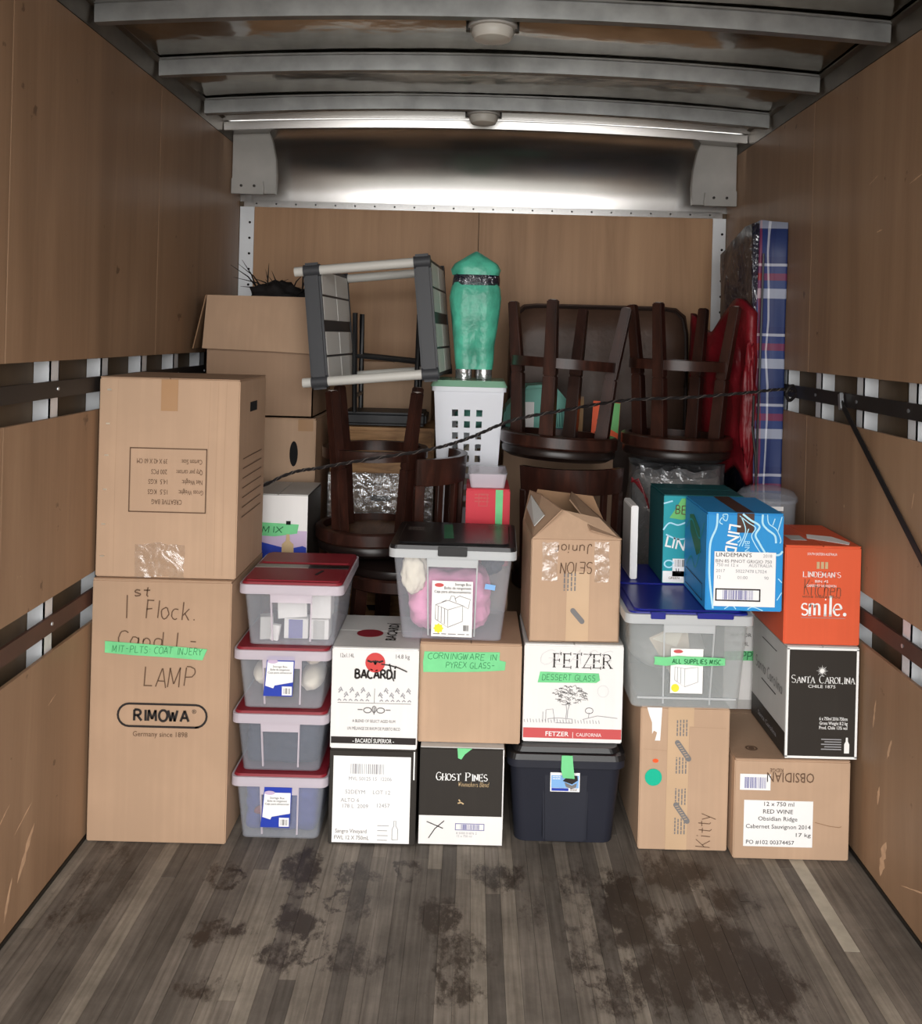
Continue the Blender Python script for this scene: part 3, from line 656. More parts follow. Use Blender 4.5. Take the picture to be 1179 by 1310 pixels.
# dome lamps (unlit)
for (x, y, sc, lb) in ((.035, 2.775, 1.0, 'larger milky oval dome lamp on the ceiling, behind the nearest roof bow'), (.02, 3.87, .95, 'smaller looking oval dome lamp on the ceiling near the curved metal nose')):
    t = thing('dome_lamp', (x, y, 2.478), lb, 'lamp', 'dome lamps under the roof')
    MB().lathe([(0, .066), (.06*sc, .066), (.075*sc, .01), (.075*sc, 0), (0, 0)], 28).build('housing', 'greypaint', t, smooth=True)
    MB().lathe([(.062*sc, .0), (.064*sc, -.014), (.055*sc, -.030), (.03*sc, -.037), (0, -.038)], 28).build('lens', 'dome', t, smooth=True)
    for s in (-1, 1): bx('clip', 'rivet', t, s*.074*sc-.006, s*.074*sc+.006, -.012, .012, -.006, .022)
# ================================================================== cartons
def carton(name, x0, x1, y0, y1, z0, z1, mat, label, cat='box', yaw=0, flap='y', tape=None, flap_mat=None, side_mat=None, group=None):
    cx, cy = (x0+x1)/2, (y0+y1)/2
    t = thing(name, (cx, cy, z0), label, cat, group, (0, 0, yaw))
    w, d, h = (x1-x0)/2, (y1-y0)/2, z1-z0
    bx('body', side_mat or mat, t, -w, w, -d, d, 0, h-.004, bevel=.003, seg=2)
    if side_mat:
        F = Face(t, (-w, -d, 0)); rect(F, 'front_panel', mat, .001, 2*w-.001, .001, h-.004, k=.2)
    fm = flap_mat or mat
    if flap == 'y':      # seam runs front to back
        bx('top_flap', fm, t, -w+.001, -.0012, -d+.001, d-.001, h-.0036, h, bevel=.001, seg=1)
        bx('top_flap', fm, t, .0012, w-.001, -d+.001, d-.001, h-.0036, h, bevel=.001, seg=1)
    else:
        bx('top_flap', fm, t, -w+.001, w-.001, -d+.001, -.0012, h-.0036, h, bevel=.001, seg=1)
        bx('top_flap', fm, t, -w+.001, w-.001, .0012, d-.001, h-.0036, h, bevel=.001, seg=1)
    if tape:
        Ft = Face(t, (-w, -d, h), (1,0,0), (0,1,0), .0006)
        if flap == 'y': rect(Ft, 'tape', tape, w-.026, w+.026, .001, 2*d-.001)
        else: rect(Ft, 'tape', tape, .001, 2*w-.001, d-.026, d+.026)
        if flap == 'y':
            Ff = Face(t, (-w, -d, 0), lift=.0006); rect(Ff, 'tape', tape, w-.026, w+.026, h-.06, h-.001)
    t['w'] = 2*w; t['h'] = h
    F = Face(t, (-w, -d, 0))
    return t, F, 2*w, h
def side_face(t, w, d, left=True):     # left: face with normal -x, seen from -x ; u runs back to front
    return Face(t, (-w/2, d/2, 0), (0,-1,0)) if left else Face(t, (w/2, -d/2, 0), (0,1,0))

# --- tall carton with the pill shaped logo
t, F, w, h = carton('tall_carton', -1.128, -.708, 2.785, 3.19, .001, .795, 'kraft', 'tall brown carton on the floor with pill-shaped logo and a green tape strip', flap='x')
cxm, cz = w*.525, h*.485
pill = lambda r, l: [(cxm+l+r*math.cos(a), cz+r*math.sin(a)) for a in [(-PI/2+PI*i/10) for i in range(11)]]+[(cxm-l+r*math.cos(a), cz+r*math.sin(a)) for a in [(PI/2+PI*i/10) for i in range(11)]]
p = pill(.034, .1); ribbon(F, 'logo_outline', 'ink', [p+[p[0], p[1]]], .0065)
write(F, 'lettering', 'ink', 'RIMOWA', cxm-.004, cz-.0165, .033, .165, pen=.0072, jig=0, slant=0)
text(F, 'lettering', 'ink', '®', cxm+.096, cz+.008, .018)
text(F, 'lettering', 'ink_soft', 'Germany since 1898', cxm-.005, cz-.064, .022, .165)
write(F, 'handwriting', 'ink_soft', '1', .105, h*.855, .07, .004, pen=.0034, jig=.1, slant=0)
write(F, 'handwriting', 'ink_soft', 'st', .145, h*.935, .032, .045, pen=.004)
write(F, 'handwriting', 'ink_soft', 'Flock.', .235, h*.852, .055, .15, pen=.0034)
write(F, 'handwriting', 'ink_soft', 'Cand l -', .20, h*.745, .045, .24, pen=.0034)
write(F, 'handwriting', 'ink_soft', 'LAMP', .235, h*.595, .058, .155, pen=.0034)
tp = part(patch(F, 'green_tape', 'tape_green', [(.043, h*.72), (.12, h*.713), (.23, h*.708), (.338, h*.70), (.345, h*.722), (.352, h*.742), (.22, h*.752), (.043, h*.764)], 3.5), 'green masking tape strip with pencil writing')
write(F, 'handwriting', 'ink_green', 'MIT-PLTS: COAT INJERY', .2, h*.722, .02, .27, pen=.0014, k=5, rot=-.02)

# --- printed export carton on top of it, standing upside down
t, F, w, h = carton('export_carton', -1.128, -.702, 2.80, 3.15, .797, 1.404, 'kraft_b', 'brown carton with upside-down printed frame, on the tall logo carton', flap='y', flap_mat='kraft_c')
frame(F, 'printed_frame', 'ink_soft', .098, .33, .20, .393, .0035)
for s_, b, a, wd in (('CREATIVE BAG', .238, .212, .092), ('Gross Weight:', .268, .285, .075), ('15.5  KGS', .268, .185, .06), ('Net Weight:', .299, .288, .062), ('14.5  KGS', .299, .185, .058), ('Qty per carton:', .329, .279, .080), ('200 PCS', .329, .187, .048), ('Carton Size:', .361, .285, .064), ('39 X 42 X 60 CM', .361, .165, .092)):
    text(F, 'lettering', 'ink_soft', s_, a, b, .021, wd, rot=PI)
for i, z in enumerate((.565, .462, .366, .262, .157, .06)):
    rect(F, 'staple', 'staple', .024-.002*i, .036-.002*i, z, z+.005, 1.5)
rect(F, 'tape', 'tape_brown', w*.44, w*.56, h-.10, h-.004, 1.2)
part(patch(F, 'shiny_tape', 'tape_clear', ragged(.12, .27, .004, .105, 6, .006), 1.6), 'crinkled clear tape')
for x in (.055, .335, .36, .385): ribbon(F, 'crease', 'kraft', [[(x, .01), (x-.002, h*.5), (x+.001, h-.01)]], .002, .6)
Fs = side_face(t, w, .35, False)
for i in range(7): ribbon(Fs, 'printed_line', 'ink_soft', [[(.05, .36-.03*i), (.30, .36-.03*i)]], .003)
patch(Fs, 'hand_hole', 'dark_in', [(.13, .50), (.22, .50), (.22, .53), (.13, .53)], 1)

# --- white-front carton and the rum carton
t, F, w, h = carton('labelled_carton', -.402, -.137, 2.805, 3.13, .001, .292, 'black_card', 'black-edged carton on the floor with a large white faded label', flap='x')
rect(F, 'label_sheet', 'paper', .012, w-.018, .006, h-.022, 1.2)
barcode(F, 'ink_pale', .065, .17, h-.075, h-.045, 18, 3)
text(F, 'lettering', 'ink_pale', 'MVL 50125 15  12206', w*.47, h-.095, .016, .13, k=3)
for i, (s_, a, b) in enumerate((('52DEYM', .08, .155), ('ALTO 6', .065, .13), ('178 L  2009', .08, .112), ('LOT 12', .16, .155), ('12457', .165, .115))): text(F, 'lettering', 'ink_pale', s_, a, b, .017, k=3)
text(F, 'lettering', 'ink_grey', 'Sangro Vineyard', .07, .036, .017, .095, k=3)
text(F, 'lettering', 'ink_grey', 'FWL 12 X 750mL', .072, .016, .017, .105, k=3)
ribbon(F, 'bottle_drawing', 'ink_pale', [[(.195, .018), (.195, .05), (.2, .06), (.2, .075), (.206, .075), (.206, .06), (.212, .05), (.212, .018), (.195, .018)], [(.15, .06), (.185, .06)], [(.15, .045), (.18, .045)], [(.15, .03), (.182, .03)], [(.15, .016), (.18, .016)]], .002, 3)
ribbon(F, 'edge_wear', 'ink_white', [[(w-.008, .20), (w-.008, h-.005)]], .004, 1.5)

t, F, w, h = carton('rum_carton', -.402, -.139, 2.80, 3.12, .2935, .602, 'white_card', 'white rum carton with red bat roundel, on the black-edged carton', flap='x', flap_mat='grey_card')
disc(F, 'roundel', 'batred', w*.5, h*.855, .03, 2)
ribbon(F, 'bat_emblem', 'ink', [[(w*.5-.024, h*.875), (w*.5-.012, h*.862), (w*.5-.006, h*.87), (w*.5, h*.845), (w*.5+.006, h*.87), (w*.5+.012, h*.862), (w*.5+.024, h*.875)], [(w*.5, h*.88), (w*.5, h*.835)]], .006, 3.5)
ribbon(F, 'roundel_ring', 'ink_red', [arc(w*.5, h*.855, .027, .027, 0, 360, 28)], .003, 3.5)
write(F, 'lettering', 'ink', 'BACARDI', w*.5, h*.70, .026, .122, pen=.0058, jig=0, slant=0); ribbon(F, 'accent', 'ink', [[(w*.5+.059, h*.80), (w*.5+.064, h*.825)]], .005, 2.6)
text(F, 'lettering', 'ink_grey', '12x1.14L', .045, h*.9, .018, .042); text(F, 'lettering', 'ink_grey', '14.8 kg', w-.05, h*.9, .018, .042)
ln = []
for s_ in (-1, 1):
    for i in range(6):
        x = w*.5+s_*(.012+.017*i); ph = .01 if i % 2 else -.004
        ln += [[(x, h*.535+ph), (x+s_*.006, h*.575+ph), (x+s_*.012, h*.545+ph)], [(x+s_*.004, h*.555+ph), (x+s_*.012, h*.52+ph)], [(x+s_*.004, h*.475), (x+s_*.01, h*.49), (x+s_*.014, h*.475)]]
ribbon(F, 'leaf_pattern', 'ink_pale', ln, .0035); ribbon(F, 'divider', 'ink_grey', [[(w*.5, h*.46), (w*.5, h*.6)], [(.02, h*.455), (w-.02, h*.455)]], .0014)
ribbon(F, 'ornament', 'ink_grey', [arc(w*.5-s_*.02, h*.385, .012, .008, 0, 360, 10) for s_ in (-1, 1)]+[[(w*.5, h*.345), (w*.5, h*.415)], [(w*.5-.05, h*.39), (w*.5-.035, h*.39)], [(w*.5+.035, h*.39), (w*.5+.05, h*.39)], arc(w*.5, h*.395, .006, .01, 0, 360, 8)], .003)
text(F, 'lettering', 'ink_grey', 'A BLEND OF SELECT AGED RUM', w*.5, h*.265, .0125, .13); text(F, 'lettering', 'ink_grey', 'UN MÉLANGE DE RHUM DE PUERTO RICO', w*.5, h*.19, .0135, .16)
rect(F, 'dark_band', 'ink', .003, w-.003, h*.055, h*.12, 1.4); text(F, 'lettering', 'ink_white', '- BACARDÍ SUPERIOR -', w*.5, h*.068, .018, .125, k=4, bold=.01)
ribbon(F, 'pen_mark', 'ink', [[(w*.57, h*.845), (w*.66, h*.835), (w*.76, h*.815), (w*.87, h*.775)], [(w*.665, h*.85), (w*.68, h*.80), (w*.70, h*.72), (w*.72, h*.68)]], .0035, 5)
Ft = Face(t, (-w/2, -.16, h), (1,0,0), (0,1,0), .0008)
disc(Ft, 'roundel', 'red_lid', .1, .13, .042, 1.4, ry=.036)
text(Ft, 'lettering', 'ink', 'BACARDÍ', .185, .15, .045, .17, rot=PI/2, bold=.02)

# --- black wine carton with white foot, plain carton above
t, F, w, h = carton('black_wine_carton', -.128, .129, 2.814, 3.14, .001, .300, 'black_card', 'black wine carton on the floor with a white lower band', flap='x', flap_mat='grey_card')
rect(F, 'white_band', 'white_card', .001, w-.001, .003, .090, .6); rect(F, 'white_edge', 'white_card', w-.004, w-.0005, .05, h-.004, .9)
serif(F, 'lettering', 'ink_white', 'Ghost Pines', w*.5, h*.665, .024, .155, small=.82, thick=.95, thin=.4)
write(F, 'lettering', 'ink_gold', 'Winemakers Blend', w*.64, h*.605, .014, .092, pen=.0011, slant=.25, jig=.05)
ribbon(F, 'pen_mark', 'ink', [[(.025, .072), (.075, .052)], [(.078, .075), (.05, .05), (.032, .022)]], .0026, 3)
frame(F, 'barcode_frame', 'ink_blue', .113, .2, .048, .067, .0022); barcode(F, 'ink_blue', .128, .186, .05, .065, 16)
text(F, 'lettering', 'ink_pale', '8 5000 01876 2', .147, .035, .010); text(F, 'lettering', 'ink_pale', '12 x 750 ml', .14, .026, .010)
ribbon(F, 'emblem', 'ink_gold', [[(w*.47, h*.47), (w*.49, h*.45)], [(w*.46, h*.432), (w*.5, h*.44), (w*.53, h*.425)]], .004)
part(patch(F, 'green_tape', 'tape_green', [(w*.44, h-.002), (w*.45, h-.032), (w*.49, h-.036), (w*.53, h-.02), (w*.57, h-.012), (w*.62, h-.002)], 2), 'torn end of green masking tape')

t, F, w, h = carton('plain_carton', -.138, .176, 2.84, 3.18, .302, .611, 'kraft_b', 'plain brown carton with wide green tape, on the black wine carton', flap='y', flap_mat='kraft_c')
part(patch(F, 'green_tape', 'tape_green', [(.012, h*.70), (.1, h*.705), (.18, h*.715), (.262, h*.735), (.265, h*.82), (.245, h*.835), (.246, h*.915), (.1, h*.905), (.014, h*.905), (.01, h*.8)], 1.6), 'wide green masking tape with writing')
write(F, 'handwriting', 'ink_green', 'CORNINGWARE IN', .13, h*.835, .018, .21, pen=.0014, k=3.4); write(F, 'handwriting', 'ink_green', 'PYREX GLASS-', .155, h*.75, .018, .15, pen=.0014, k=3.4)

# --- white wine carton with tree drawing
t, F, w, h = carton('tree_wine_carton', .185, .493, 2.862, 3.17, .302, .608, 'white_card', 'white wine carton with tree drawing and red band, on the black tote', flap='y', flap_mat='grey_card')
serif(F, 'lettering', 'ink', 'FETZER', w*.58, h*.765, .042, .178, thick=.75)
part(patch(F, 'green_tape', 'tape_green', [(.043, h*.605), (.12, h*.608), (.225, h*.615), (.236, h*.64), (.232, h*.71), (.14, h*.712), (.05, h*.715)], 1.6), 'green masking tape with writing')
write(F, 'handwriting', 'ink_green', 'DESSERT GLASS', .138, h*.633, .018, .165, pen=.0014, k=3.4)
write(F, 'handwriting', 'ink_faint', 'GLASS', w*.5, h*.79, .045, .22, pen=.002, slant=.3)
rr = random.Random(5); ln = []
for i in range(95):
    a = rr.uniform(0, 2*PI); r_ = math.sqrt(rr.random()); x = w*.45+r_*math.cos(a)*.052; z = h*.48+r_*math.sin(a)*.03
    ln.append([(x, z), (x+rr.uniform(.003, .009), z+rr.uniform(-.002, .005)), (x+rr.uniform(.008, .013), z+rr.uniform(-.006, .002))])
ribbon(F, 'tree_crown_drawing', 'ink_grey', ln, .0016)
ln = [[(w*.43, h*.25), (w*.44, h*.32), (w*.43, h*.40)], [(w*.445, h*.25), (w*.45, h*.33), (w*.47, h*.40)]]
ln += [[(w*(.02+.03*i), h*.20), (w*(.0+.03*i)+.004, h*(.23+.005*(i % 3)))] for i in range(26)]
ln += [[(w*.2, h*.21), (w*.2, h*.31)], [(w*.23, h*.21), (w*.23, h*.33), (w*.3, h*.34), (w*.32, h*.22)], [(w*.33, h*.20), (w*.5, h*.2), (w*.5, h*.24), (w*.36, h*.25)], [(w*.25, h*.24), (w*.36, h*.25)], [(w*.6, h*.24), (w*.75, h*.28), (w*.95, h*.26)], [(w*.66, h*.26), (w*.665, h*.31)]]
ln += [arc(w*.665, h*.33, .012, .009, 20*i, 20*i+60, 4) for i in range(0, 18, 2)]
ribbon(F, 'landscape_drawing', 'ink_pale', ln, .0018); ribbon(F, 'sun_drawing', 'ink_faint', [arc(w*.8, h*.53, .017, .018, 0, 360, 18)], .0018)
rect(F, 'red_band', 'ink_band', .002, w-.002, h*.045, h*.145, 1.2)
text(F, 'lettering', 'ink_white', 'FETZER', w*.345, h*.068, .02, .072, k=3, bold=.012); text(F, 'lettering', 'ink_white', '|', w*.505, h*.066, .02, k=3); text(F, 'lettering', 'ink_white', 'CALIFORNIA', w*.665, h*.07, .015, .078, k=3)

# --- black storage tote under it
def tapered(name, mat, parent, w0, d0, w1, d1, z0, z1, wall=.003, floor_=True, r=.03, n=6, indent=None):
    # open tub with rounded corners, inner and outer skin
    def loop(w, d, z, rr):
        pts = []
        for (sx, sy, a0) in ((1, 1, 0), (-1, 1, 90), (-1, -1, 180), (1, -1, 270)):
            for i in range(n+1):
                a = math.radians(a0+90*i/n); pts.append((sx*(w-rr)+rr*math.cos(a), sy*(d-rr)+rr*math.sin(a), z))
        return pts
    L0 = loop(w0, d0, z0, r); L1 = loop(w1, d1, z1, r); I1 = loop(w1-wall, d1-wall, z1, r-wall*.5); I0 = loop(w0-wall, d0-wall, z0+wall, r-wall*.5)
    k = len(L0); mb = MB(); vs = L0+L1+I1+I0
    fs = [(a*k+i, a*k+(i+1) % k, (a+1)*k+(i+1) % k, (a+1)*k+i) for a in range(3) for i in range(k)]
    fs += [tuple(range(k-1, -1, -1)), tuple(3*k+i for i in range(k))]
    mb.add(vs, fs); return mb.build(name, mat, parent, smooth=True)
def ring_loop(w, d, r, n=6):
    pts = []
    for (sx, sy, a0) in ((1, 1, 0), (-1, 1, 90), (-1, -1, 180), (1, -1, 270)):
        for i in range(n+1):
            a = math.radians(a0+90*i/n); pts.append((sx*(w-r)+r*math.cos(a), sy*(d-r)+r*math.sin(a)))
    return pts
def slab(name, mat, parent, w, d, z0, z1, r=.03, top=None, smooth=False):
    p = ring_loop(w, d, r); k = len(p); q = ring_loop(w-(top or 0), d-(top or 0), r)
    mb = MB().add([(x, y, z0) for x, y in p]+[(x, y, z1) for x, y in q], [tuple(range(k-1, -1, -1)), tuple(k+i for i in range(k))]+[(i, (i+1) % k, k+(i+1) % k, k+i) for i in range(k)])
    return mb.build(name, mat, parent, smooth=smooth)
def collar(name, mat, parent, w, d, z0, z1, wd, r=.03):     # hollow rim
    p = ring_loop(w, d, r); q = ring_loop(w-wd, d-wd, max(.006, r-wd)); k = len(p)
    vs = [(x, y, z0) for x, y in p]+[(x, y, z1) for x, y in p]+[(x, y, z1) for x, y in q]+[(x, y, z0) for x, y in q]
    return MB().add(vs, [(a*k+i, a*k+(i+1) % k, ((a+1) % 4)*k+(i+1) % k, ((a+1) % 4)*k+i) for a in range(4) for i in range(k)]).build(name, mat, parent, smooth=True)
t = thing('storage_tote', (.3195, 2.985, .001), 'black plastic storage tote with lid on the floor under the tree carton', 'tote')
tapered('tub', 'tote', t, .152, .135, .172, .165, 0, .26, .003, r=.035)
# front bulge panel and side grips
p = MB(); p.prism([(-.062, .012), (.062, .012), (.066, .02), (.072, .245), (-.072, .245), (-.066, .02)], -.160, -.12); pb = p.build('front_recess', 'tote', t, bevel=.006, seg=2)
collar('rim', 'tote', t, .181, .177, .246, .270, .022, .035)
slab('lid', 'black_lid', t, .184, .18, .270, .286, .035, .004); slab('lid_panel', 'black_lid', t, .165, .16, .286, .2995, .03, .006)
F = Face(t, (-.16, -.1615, -.02), lift=.001)
lb = part(rect(F, 'product_label', 'paper', .112, .202, .188, .246, 1), 'small white and blue product label')
rect(F, 'label_picture', 'sky_print', .115, .199, .200, .238, 2.4)
patch(F, 'tote_picture', 'ink', [(.15, .222), (.178, .212), (.196, .224), (.194, .238), (.168, .240)], 3.6); patch(F, 'tote_picture', 'ink_grey', [(.155, .218), (.178, .208), (.193, .216), (.191, .203), (.177, .198), (.16, .204)], 3.2)
rect(F, 'label_bar', 'navy', .116, .168, .191, .199, 2.6); microprint(F, 'ink', .173, .197, .022, 2, .004, k=3); microprint(F, 'ink_white', .119, .234, .025, 2, .006, k=3.4)
F2 = Face(t, (-.16, -.1812, -.026), lift=.0006); part(patch(F2, 'green_tape', 'tape_green', [(.148, .245), (.184, .243), (.178, .29), (.176, .313), (.143, .313), (.142, .27)], 1.2), 'green masking tape hanging over the rim')

# --- carton with green dot, and the overturned wine carton beside it
t, F, w, h = carton('dotted_carton', .543, .815, 2.819, 3.19, .001, .440, 'kraft_b', 'brown carton on the floor with a green round sticker and printed tape', flap='y', tape='tape_pale', flap_mat='kraft_c')
rect(F, 'printed_tape', 'tape_pale', w*.305, w*.545, .002, h-.002, 1.0)
for i, z in enumerate((.05, .14, .235, .35)):
    microprint(F, 'ink_grey', w*.41, z, .05, 4, .0095, rot=PI/2, k=2.6)
for z in (.115, .305):
    c = (w*.48, z); a_ = -.95; pp = []
    for i in range(9): a = -PI/2+PI*i/8; pp.append((.03+.008*math.cos(a), .008*math.sin(a)))
    for i in range(9): a = PI/2+PI*i/8; pp.append((-.03+.008*math.cos(a), .008*math.sin(a)))
    patch(F, 'tape_logo', 'ink_grey', [(c[0]+x*math.cos(a_)-y*math.sin(a_), c[1]+x*math.sin(a_)+y*math.cos(a_)) for x, y in pp], 2.6)
    ribbon(F, 'logo_print', 'tape_pale', [[(c[0]+(x-.004)*math.cos(a_)-y*math.sin(a_), c[1]+(x-.004)*math.sin(a_)+y*math.cos(a_)) for x, y in ((v, -.004), (v+.004, .004))] for v in (-.024, -.016, -.008, 0, .008, .016, .024)], .002, 4)
part(disc(F, 'round_sticker', 'green_dot', w*.155, h*.505, .026, 2), 'round green sticker')
disc(F, 'orange_smudge', 'orange_flu', w*.175, h*.62, .009, 1.6, ry=.006)
patch(F, 'torn_label', 'paper', [(.018, h-.004), (.064, h-.004), (.062, h-.055), (.06, h-.105), (.044, h-.105), (.05, h-.08), (.04, h-.075), (.035, h-.085), (.034, h-.05), (.026, h-.03)], 1.4)
write(F, 'handwriting', 'ink_soft', 'Kitty', w*.81, .062, .045, .105, pen=.002, rot=PI/2)
ribbon(F, 'crease', 'kraft', [[(w*.56, h*.86), (w-.01, h*.855)], [(.01, h*.70), (w*.3, h*.69)]], .002, .8)

t, F, w, h = carton('overturned_wine_carton', .823, 1.172, 2.782, 3.46, .001, .303, 'kraft_b', 'brown wine carton by the right wall with white address label, standing upside down', flap='x', flap_mat='kraft_c')
text(F, 'lettering', 'ink_soft', 'OBSIDIAN', w*.48, h*.87, .042, .142, rot=PI, k=2); text(F, 'lettering', 'ink_soft', 'RIDGE', w*.36, h*.91, .016, .04, rot=PI)
rect(F, 'barcode_label', 'paper', .016, .108, h*.69, h*.85, 1.4); barcode(F, 'ink_blue', .03, .095, h*.71, h*.82, 20, 3)
rect(F, 'address_label', 'paper', .03, .238, h*.13, h*.59, 1.4)
for s_, a, b, wd, sz in (('12 x 750 ml', .134, .537, .09, .018), ('RED WINE', .132, .462, .09, .018), ('Obsidian Ridge', .132, .39, .118, .018), ('Cabernet Sauvignon 2014', .134, .312, .195, .018), ('17 kg', .208, .236, .045, .016), ('PO #102 00374457', .11, .155, .145, .017)):
    text(F, 'lettering', 'ink', s_, a, h*b, sz, wd, k=3)
ribbon(F, 'crease', 'kraft_in', [[(.245, h*.38), (.29, h*.345), (.318, h*.335), (.325, h*.345)]], .002, 1)
Ft = Face(t, (-w/2, -.339, h), (1,0,0), (0,1,0), .0008); ribbon(Ft, 'finger_hole', 'ink_soft', [arc(.07, .07, .016, .014, 0, 360, 18)], .006); disc(Ft, 'finger_hole', 'ink_soft', .07, .07, .009, 1.2)

# --- black and white wine carton, orange wine carton on it
t, F, w, h = carton('sunburst_wine_carton', .974, 1.192, 2.79, 3.12, .305, .644, 'black_card', 'black-fronted wine carton with white sunburst, on the upside-down carton', flap='y', side_mat='grey_card', flap_mat='grey_card')
frame(F, 'white_border', 'ink_white', .004, w-.004, .004, h-.007, .007, 1.6)
star = []
for i in range(32):
    a = 2*PI*i/32; r_ = (.018 if i % 4 == 0 else .013) if i % 2 == 0 else .005; star.append((w*.49+r_*math.cos(a), h*.785+r_*math.sin(a)))
patch(F, 'sunburst', 'ink_white', star, 2)
serif(F, 'lettering', 'ink_white', 'Santa Carolina', w*.5, h*.675, .023, .19, small=.8, thick=.75); text(F, 'lettering', 'ink_white', 'CHILE 1875', w*.49, h*.632, .013, .082)
for i, s_ in enumerate(('6 x 750ml 2016 750cm', 'Gross Weight 8.2 kg', 'Prod. Chile 13% vol')): text(F, 'lettering', 'ink_white', s_, w*.86, h*(.345-.04*i), .014, .085, align='RIGHT', bold=.01)
for i in range(5): ribbon(F, 'small_print', 'ink_pale', [[(w*.5+.01*(i % 2), h*(.175-.022*i)), (w*.78, h*(.175-.022*i))]], .003, 2)
patch(F, 'bottle_icon', 'ink_white', [(w*.82, h*.055), (w*.89, h*.055), (w*.89, h*.135), (w*.87, h*.16), (w*.868, h*.195), (w*.842, h*.195), (w*.84, h*.16), (w*.82, h*.135)], 2)
Fs = side_face(t, w, .33, True)
patch(Fs, 'dark_foot', 'black_card', [(.001, .003), (.329, .003), (.329, .075), (.001, .075)], .6)
for z0_, z1_ in ((.29, .292), (.155, .158)): rect(Fs, 'printed_line', 'ink', .10, .24, z0_, z1_, 1)
write(Fs, 'lettering', 'ink_grey', 'Santa Carolina', .17, .18, .035, .26, pen=.003, jig=.1)
text(Fs, 'lettering', 'ink_pale', 'Santa Carolina', .165, .03, .022, .18)

t, F, w, h = carton('orange_wine_carton', .965, 1.196, 2.80, 3.12, .6455, .946, 'orange_card', 'orange wine carton reading smile, on the sunburst carton', flap='y', flap_mat='orange_card')
serif(F, 'lettering', 'ink_white', 'smile', w*.48, h*.30, .058, .128, thick=1.05, thin=.42, serif_len=.6)
disc(F, 'full_stop', 'ink_white', w*.48+.072, h*.315, .0055, 2.4); ribbon(F, 'underline', 'ink_pale', [[(w*.22, h*.275), (w*.8, h*.275)]], .0014)
serif(F, 'lettering', 'ink_white', "LINDEMAN'S", w*.48, h*.685, .016, .115, thick=.9, thin=.4); 
for s_, b, wd in (('BIN 45', .63, .04), ('CABERNET SAUVIGNON', .585, .09), ('SOUTH EASTERN AUSTRALIA', .905, .09)): text(F, 'lettering', 'ink_white', s_, w*.48, h*b, .011, wd)
write(F, 'handwriting', 'ink_soft', 'Kitchen', w*.49, h*.50, .045, .115, pen=.002); text(F, 'lettering', 'ink_soft', 'wine makes you', w*.48, h*.475, .012, .115)
for i in range(3): rect(F, 'crest_bar', 'ink_gold', w*(.41+.055*i), w*(.41+.055*i)+.009, h*.77, h*.84, 2)
Ft = Face(t, (-w/2, -.16, h), (1,0,0), (0,1,0), .0008); patch(Ft, 'torn_label', 'paper', [(.10, .10), (.20, .02), (.215, .05), (.19, .13), (.12, .16)], 1.2); rect(Ft, 'torn_label', 'grey_card', .04, .09, .07, .14)

# --- blue and teal wine cartons on the blue-lidded bin
t, F, w, h = carton('sky_blue_wine_carton', .725, .958, 2.80, 3.085, .742, 1.040, 'blue_card', 'sky blue wine carton with white line pattern and barcode label', flap='y', flap_mat='blue_card', tape='rail_brown')
def curve(pts, n=8):
    out = []
    P = [pts[0]]+list(pts)+[pts[-1]]
    for i in range(1, len(P)-2):
        p0, p1, p2, p3 = [Vector(q) for q in P[i-1:i+3]]
        for j in range(n):
            u = j/n; out.append(tuple(.5*((2*p1)+(p2-p0)*u+(2*p0-5*p1+4*p2-p3)*u*u+(3*p1-p0-3*p2+p3)*u**3)))
    out.append(tuple(pts[-1])); return out
q = lambda *a: curve([(x*w, z*h) for x, z in a])
lines(F, 'line_pattern', 'ink_cyan', [q((.13,.99),(.12,.85),(.05,.7),(.04,.5),(.05,.3),(.1,.02)), q((.46,.99),(.56,.93),(.68,.87),(.63,.78),(.68,.70),(.76,.6)), q((.72,.99),(.72,.9),(.78,.84),(.88,.78),(.9,.70)), q((.99,.62),(.93,.58),(.78,.6))], .006)
lines(F, 'line_pattern', 'ink_cyan', [q((.42,.97),(.54,.9),(.63,.85),(.58,.77),(.63,.68),(.7,.6)), q((.78,.99),(.8,.9),(.9,.84),(.96,.74),(.95,.7)), q((.22,.96),(.18,.94),(.16,.9),(.2,.88)), q((.2,.98),(.26,.98),(.25,.92),(.21,.93),(.2,.98)), q((.88,.95),(.85,.88)), q((.97,.97),(.92,.82)), q((.44,.96),(.5,.82),(.42,.66)), q((.54,.84),(.46,.66)), q((.4,.7),(.44,.73),(.42,.77)), q((.94,.34),(.99,.3)), q((.93,.12),(.99,.2)), q((.55,.02),(.62,.045),(.75,.01)), q((.25,.02),(.34,.06),(.40,.02))], .003)
text(F, 'lettering', 'ink_white', 'LINDEMANS', .068, h*.895, .05, .235, rot=-PI/2-.15, k=2, align='LEFT', bold=.012)
text(F, 'lettering', 'ink_cyan', 'BIN 85', .115, h*.72, .022, rot=-PI/2, k=2, align='LEFT')
rect(F, 'barcode_label', 'paper', w*.10, w*.90, h*.05, h*.605, 4)
text(F, 'lettering', 'ink', "LINDEMAN'S", w*.35, h*.555, .017, .108, k=6); text(F, 'lettering', 'ink_pale', '2018', w*.79, h*.555, .014, k=6)
for s_, b, wd, m_ in (('BIN 85 PINOT GRIGIO 750', .495, .17, 'ink_grey'),): text(F, 'lettering', m_, s_, w*.48, h*b, .014, wd, k=6)
for s_, a_, b in (('750 ml 12 x', .27, .455), ('AUSTRALIA', .7, .455), ('2017', .18, .395), ('50227478 L7024', .58, .395), ('12', .16, .33), ('01:00', .47, .33), ('90', .78, .33)): text(F, 'lettering', 'ink_pale', s_, w*a_, h*b, .014, k=6)
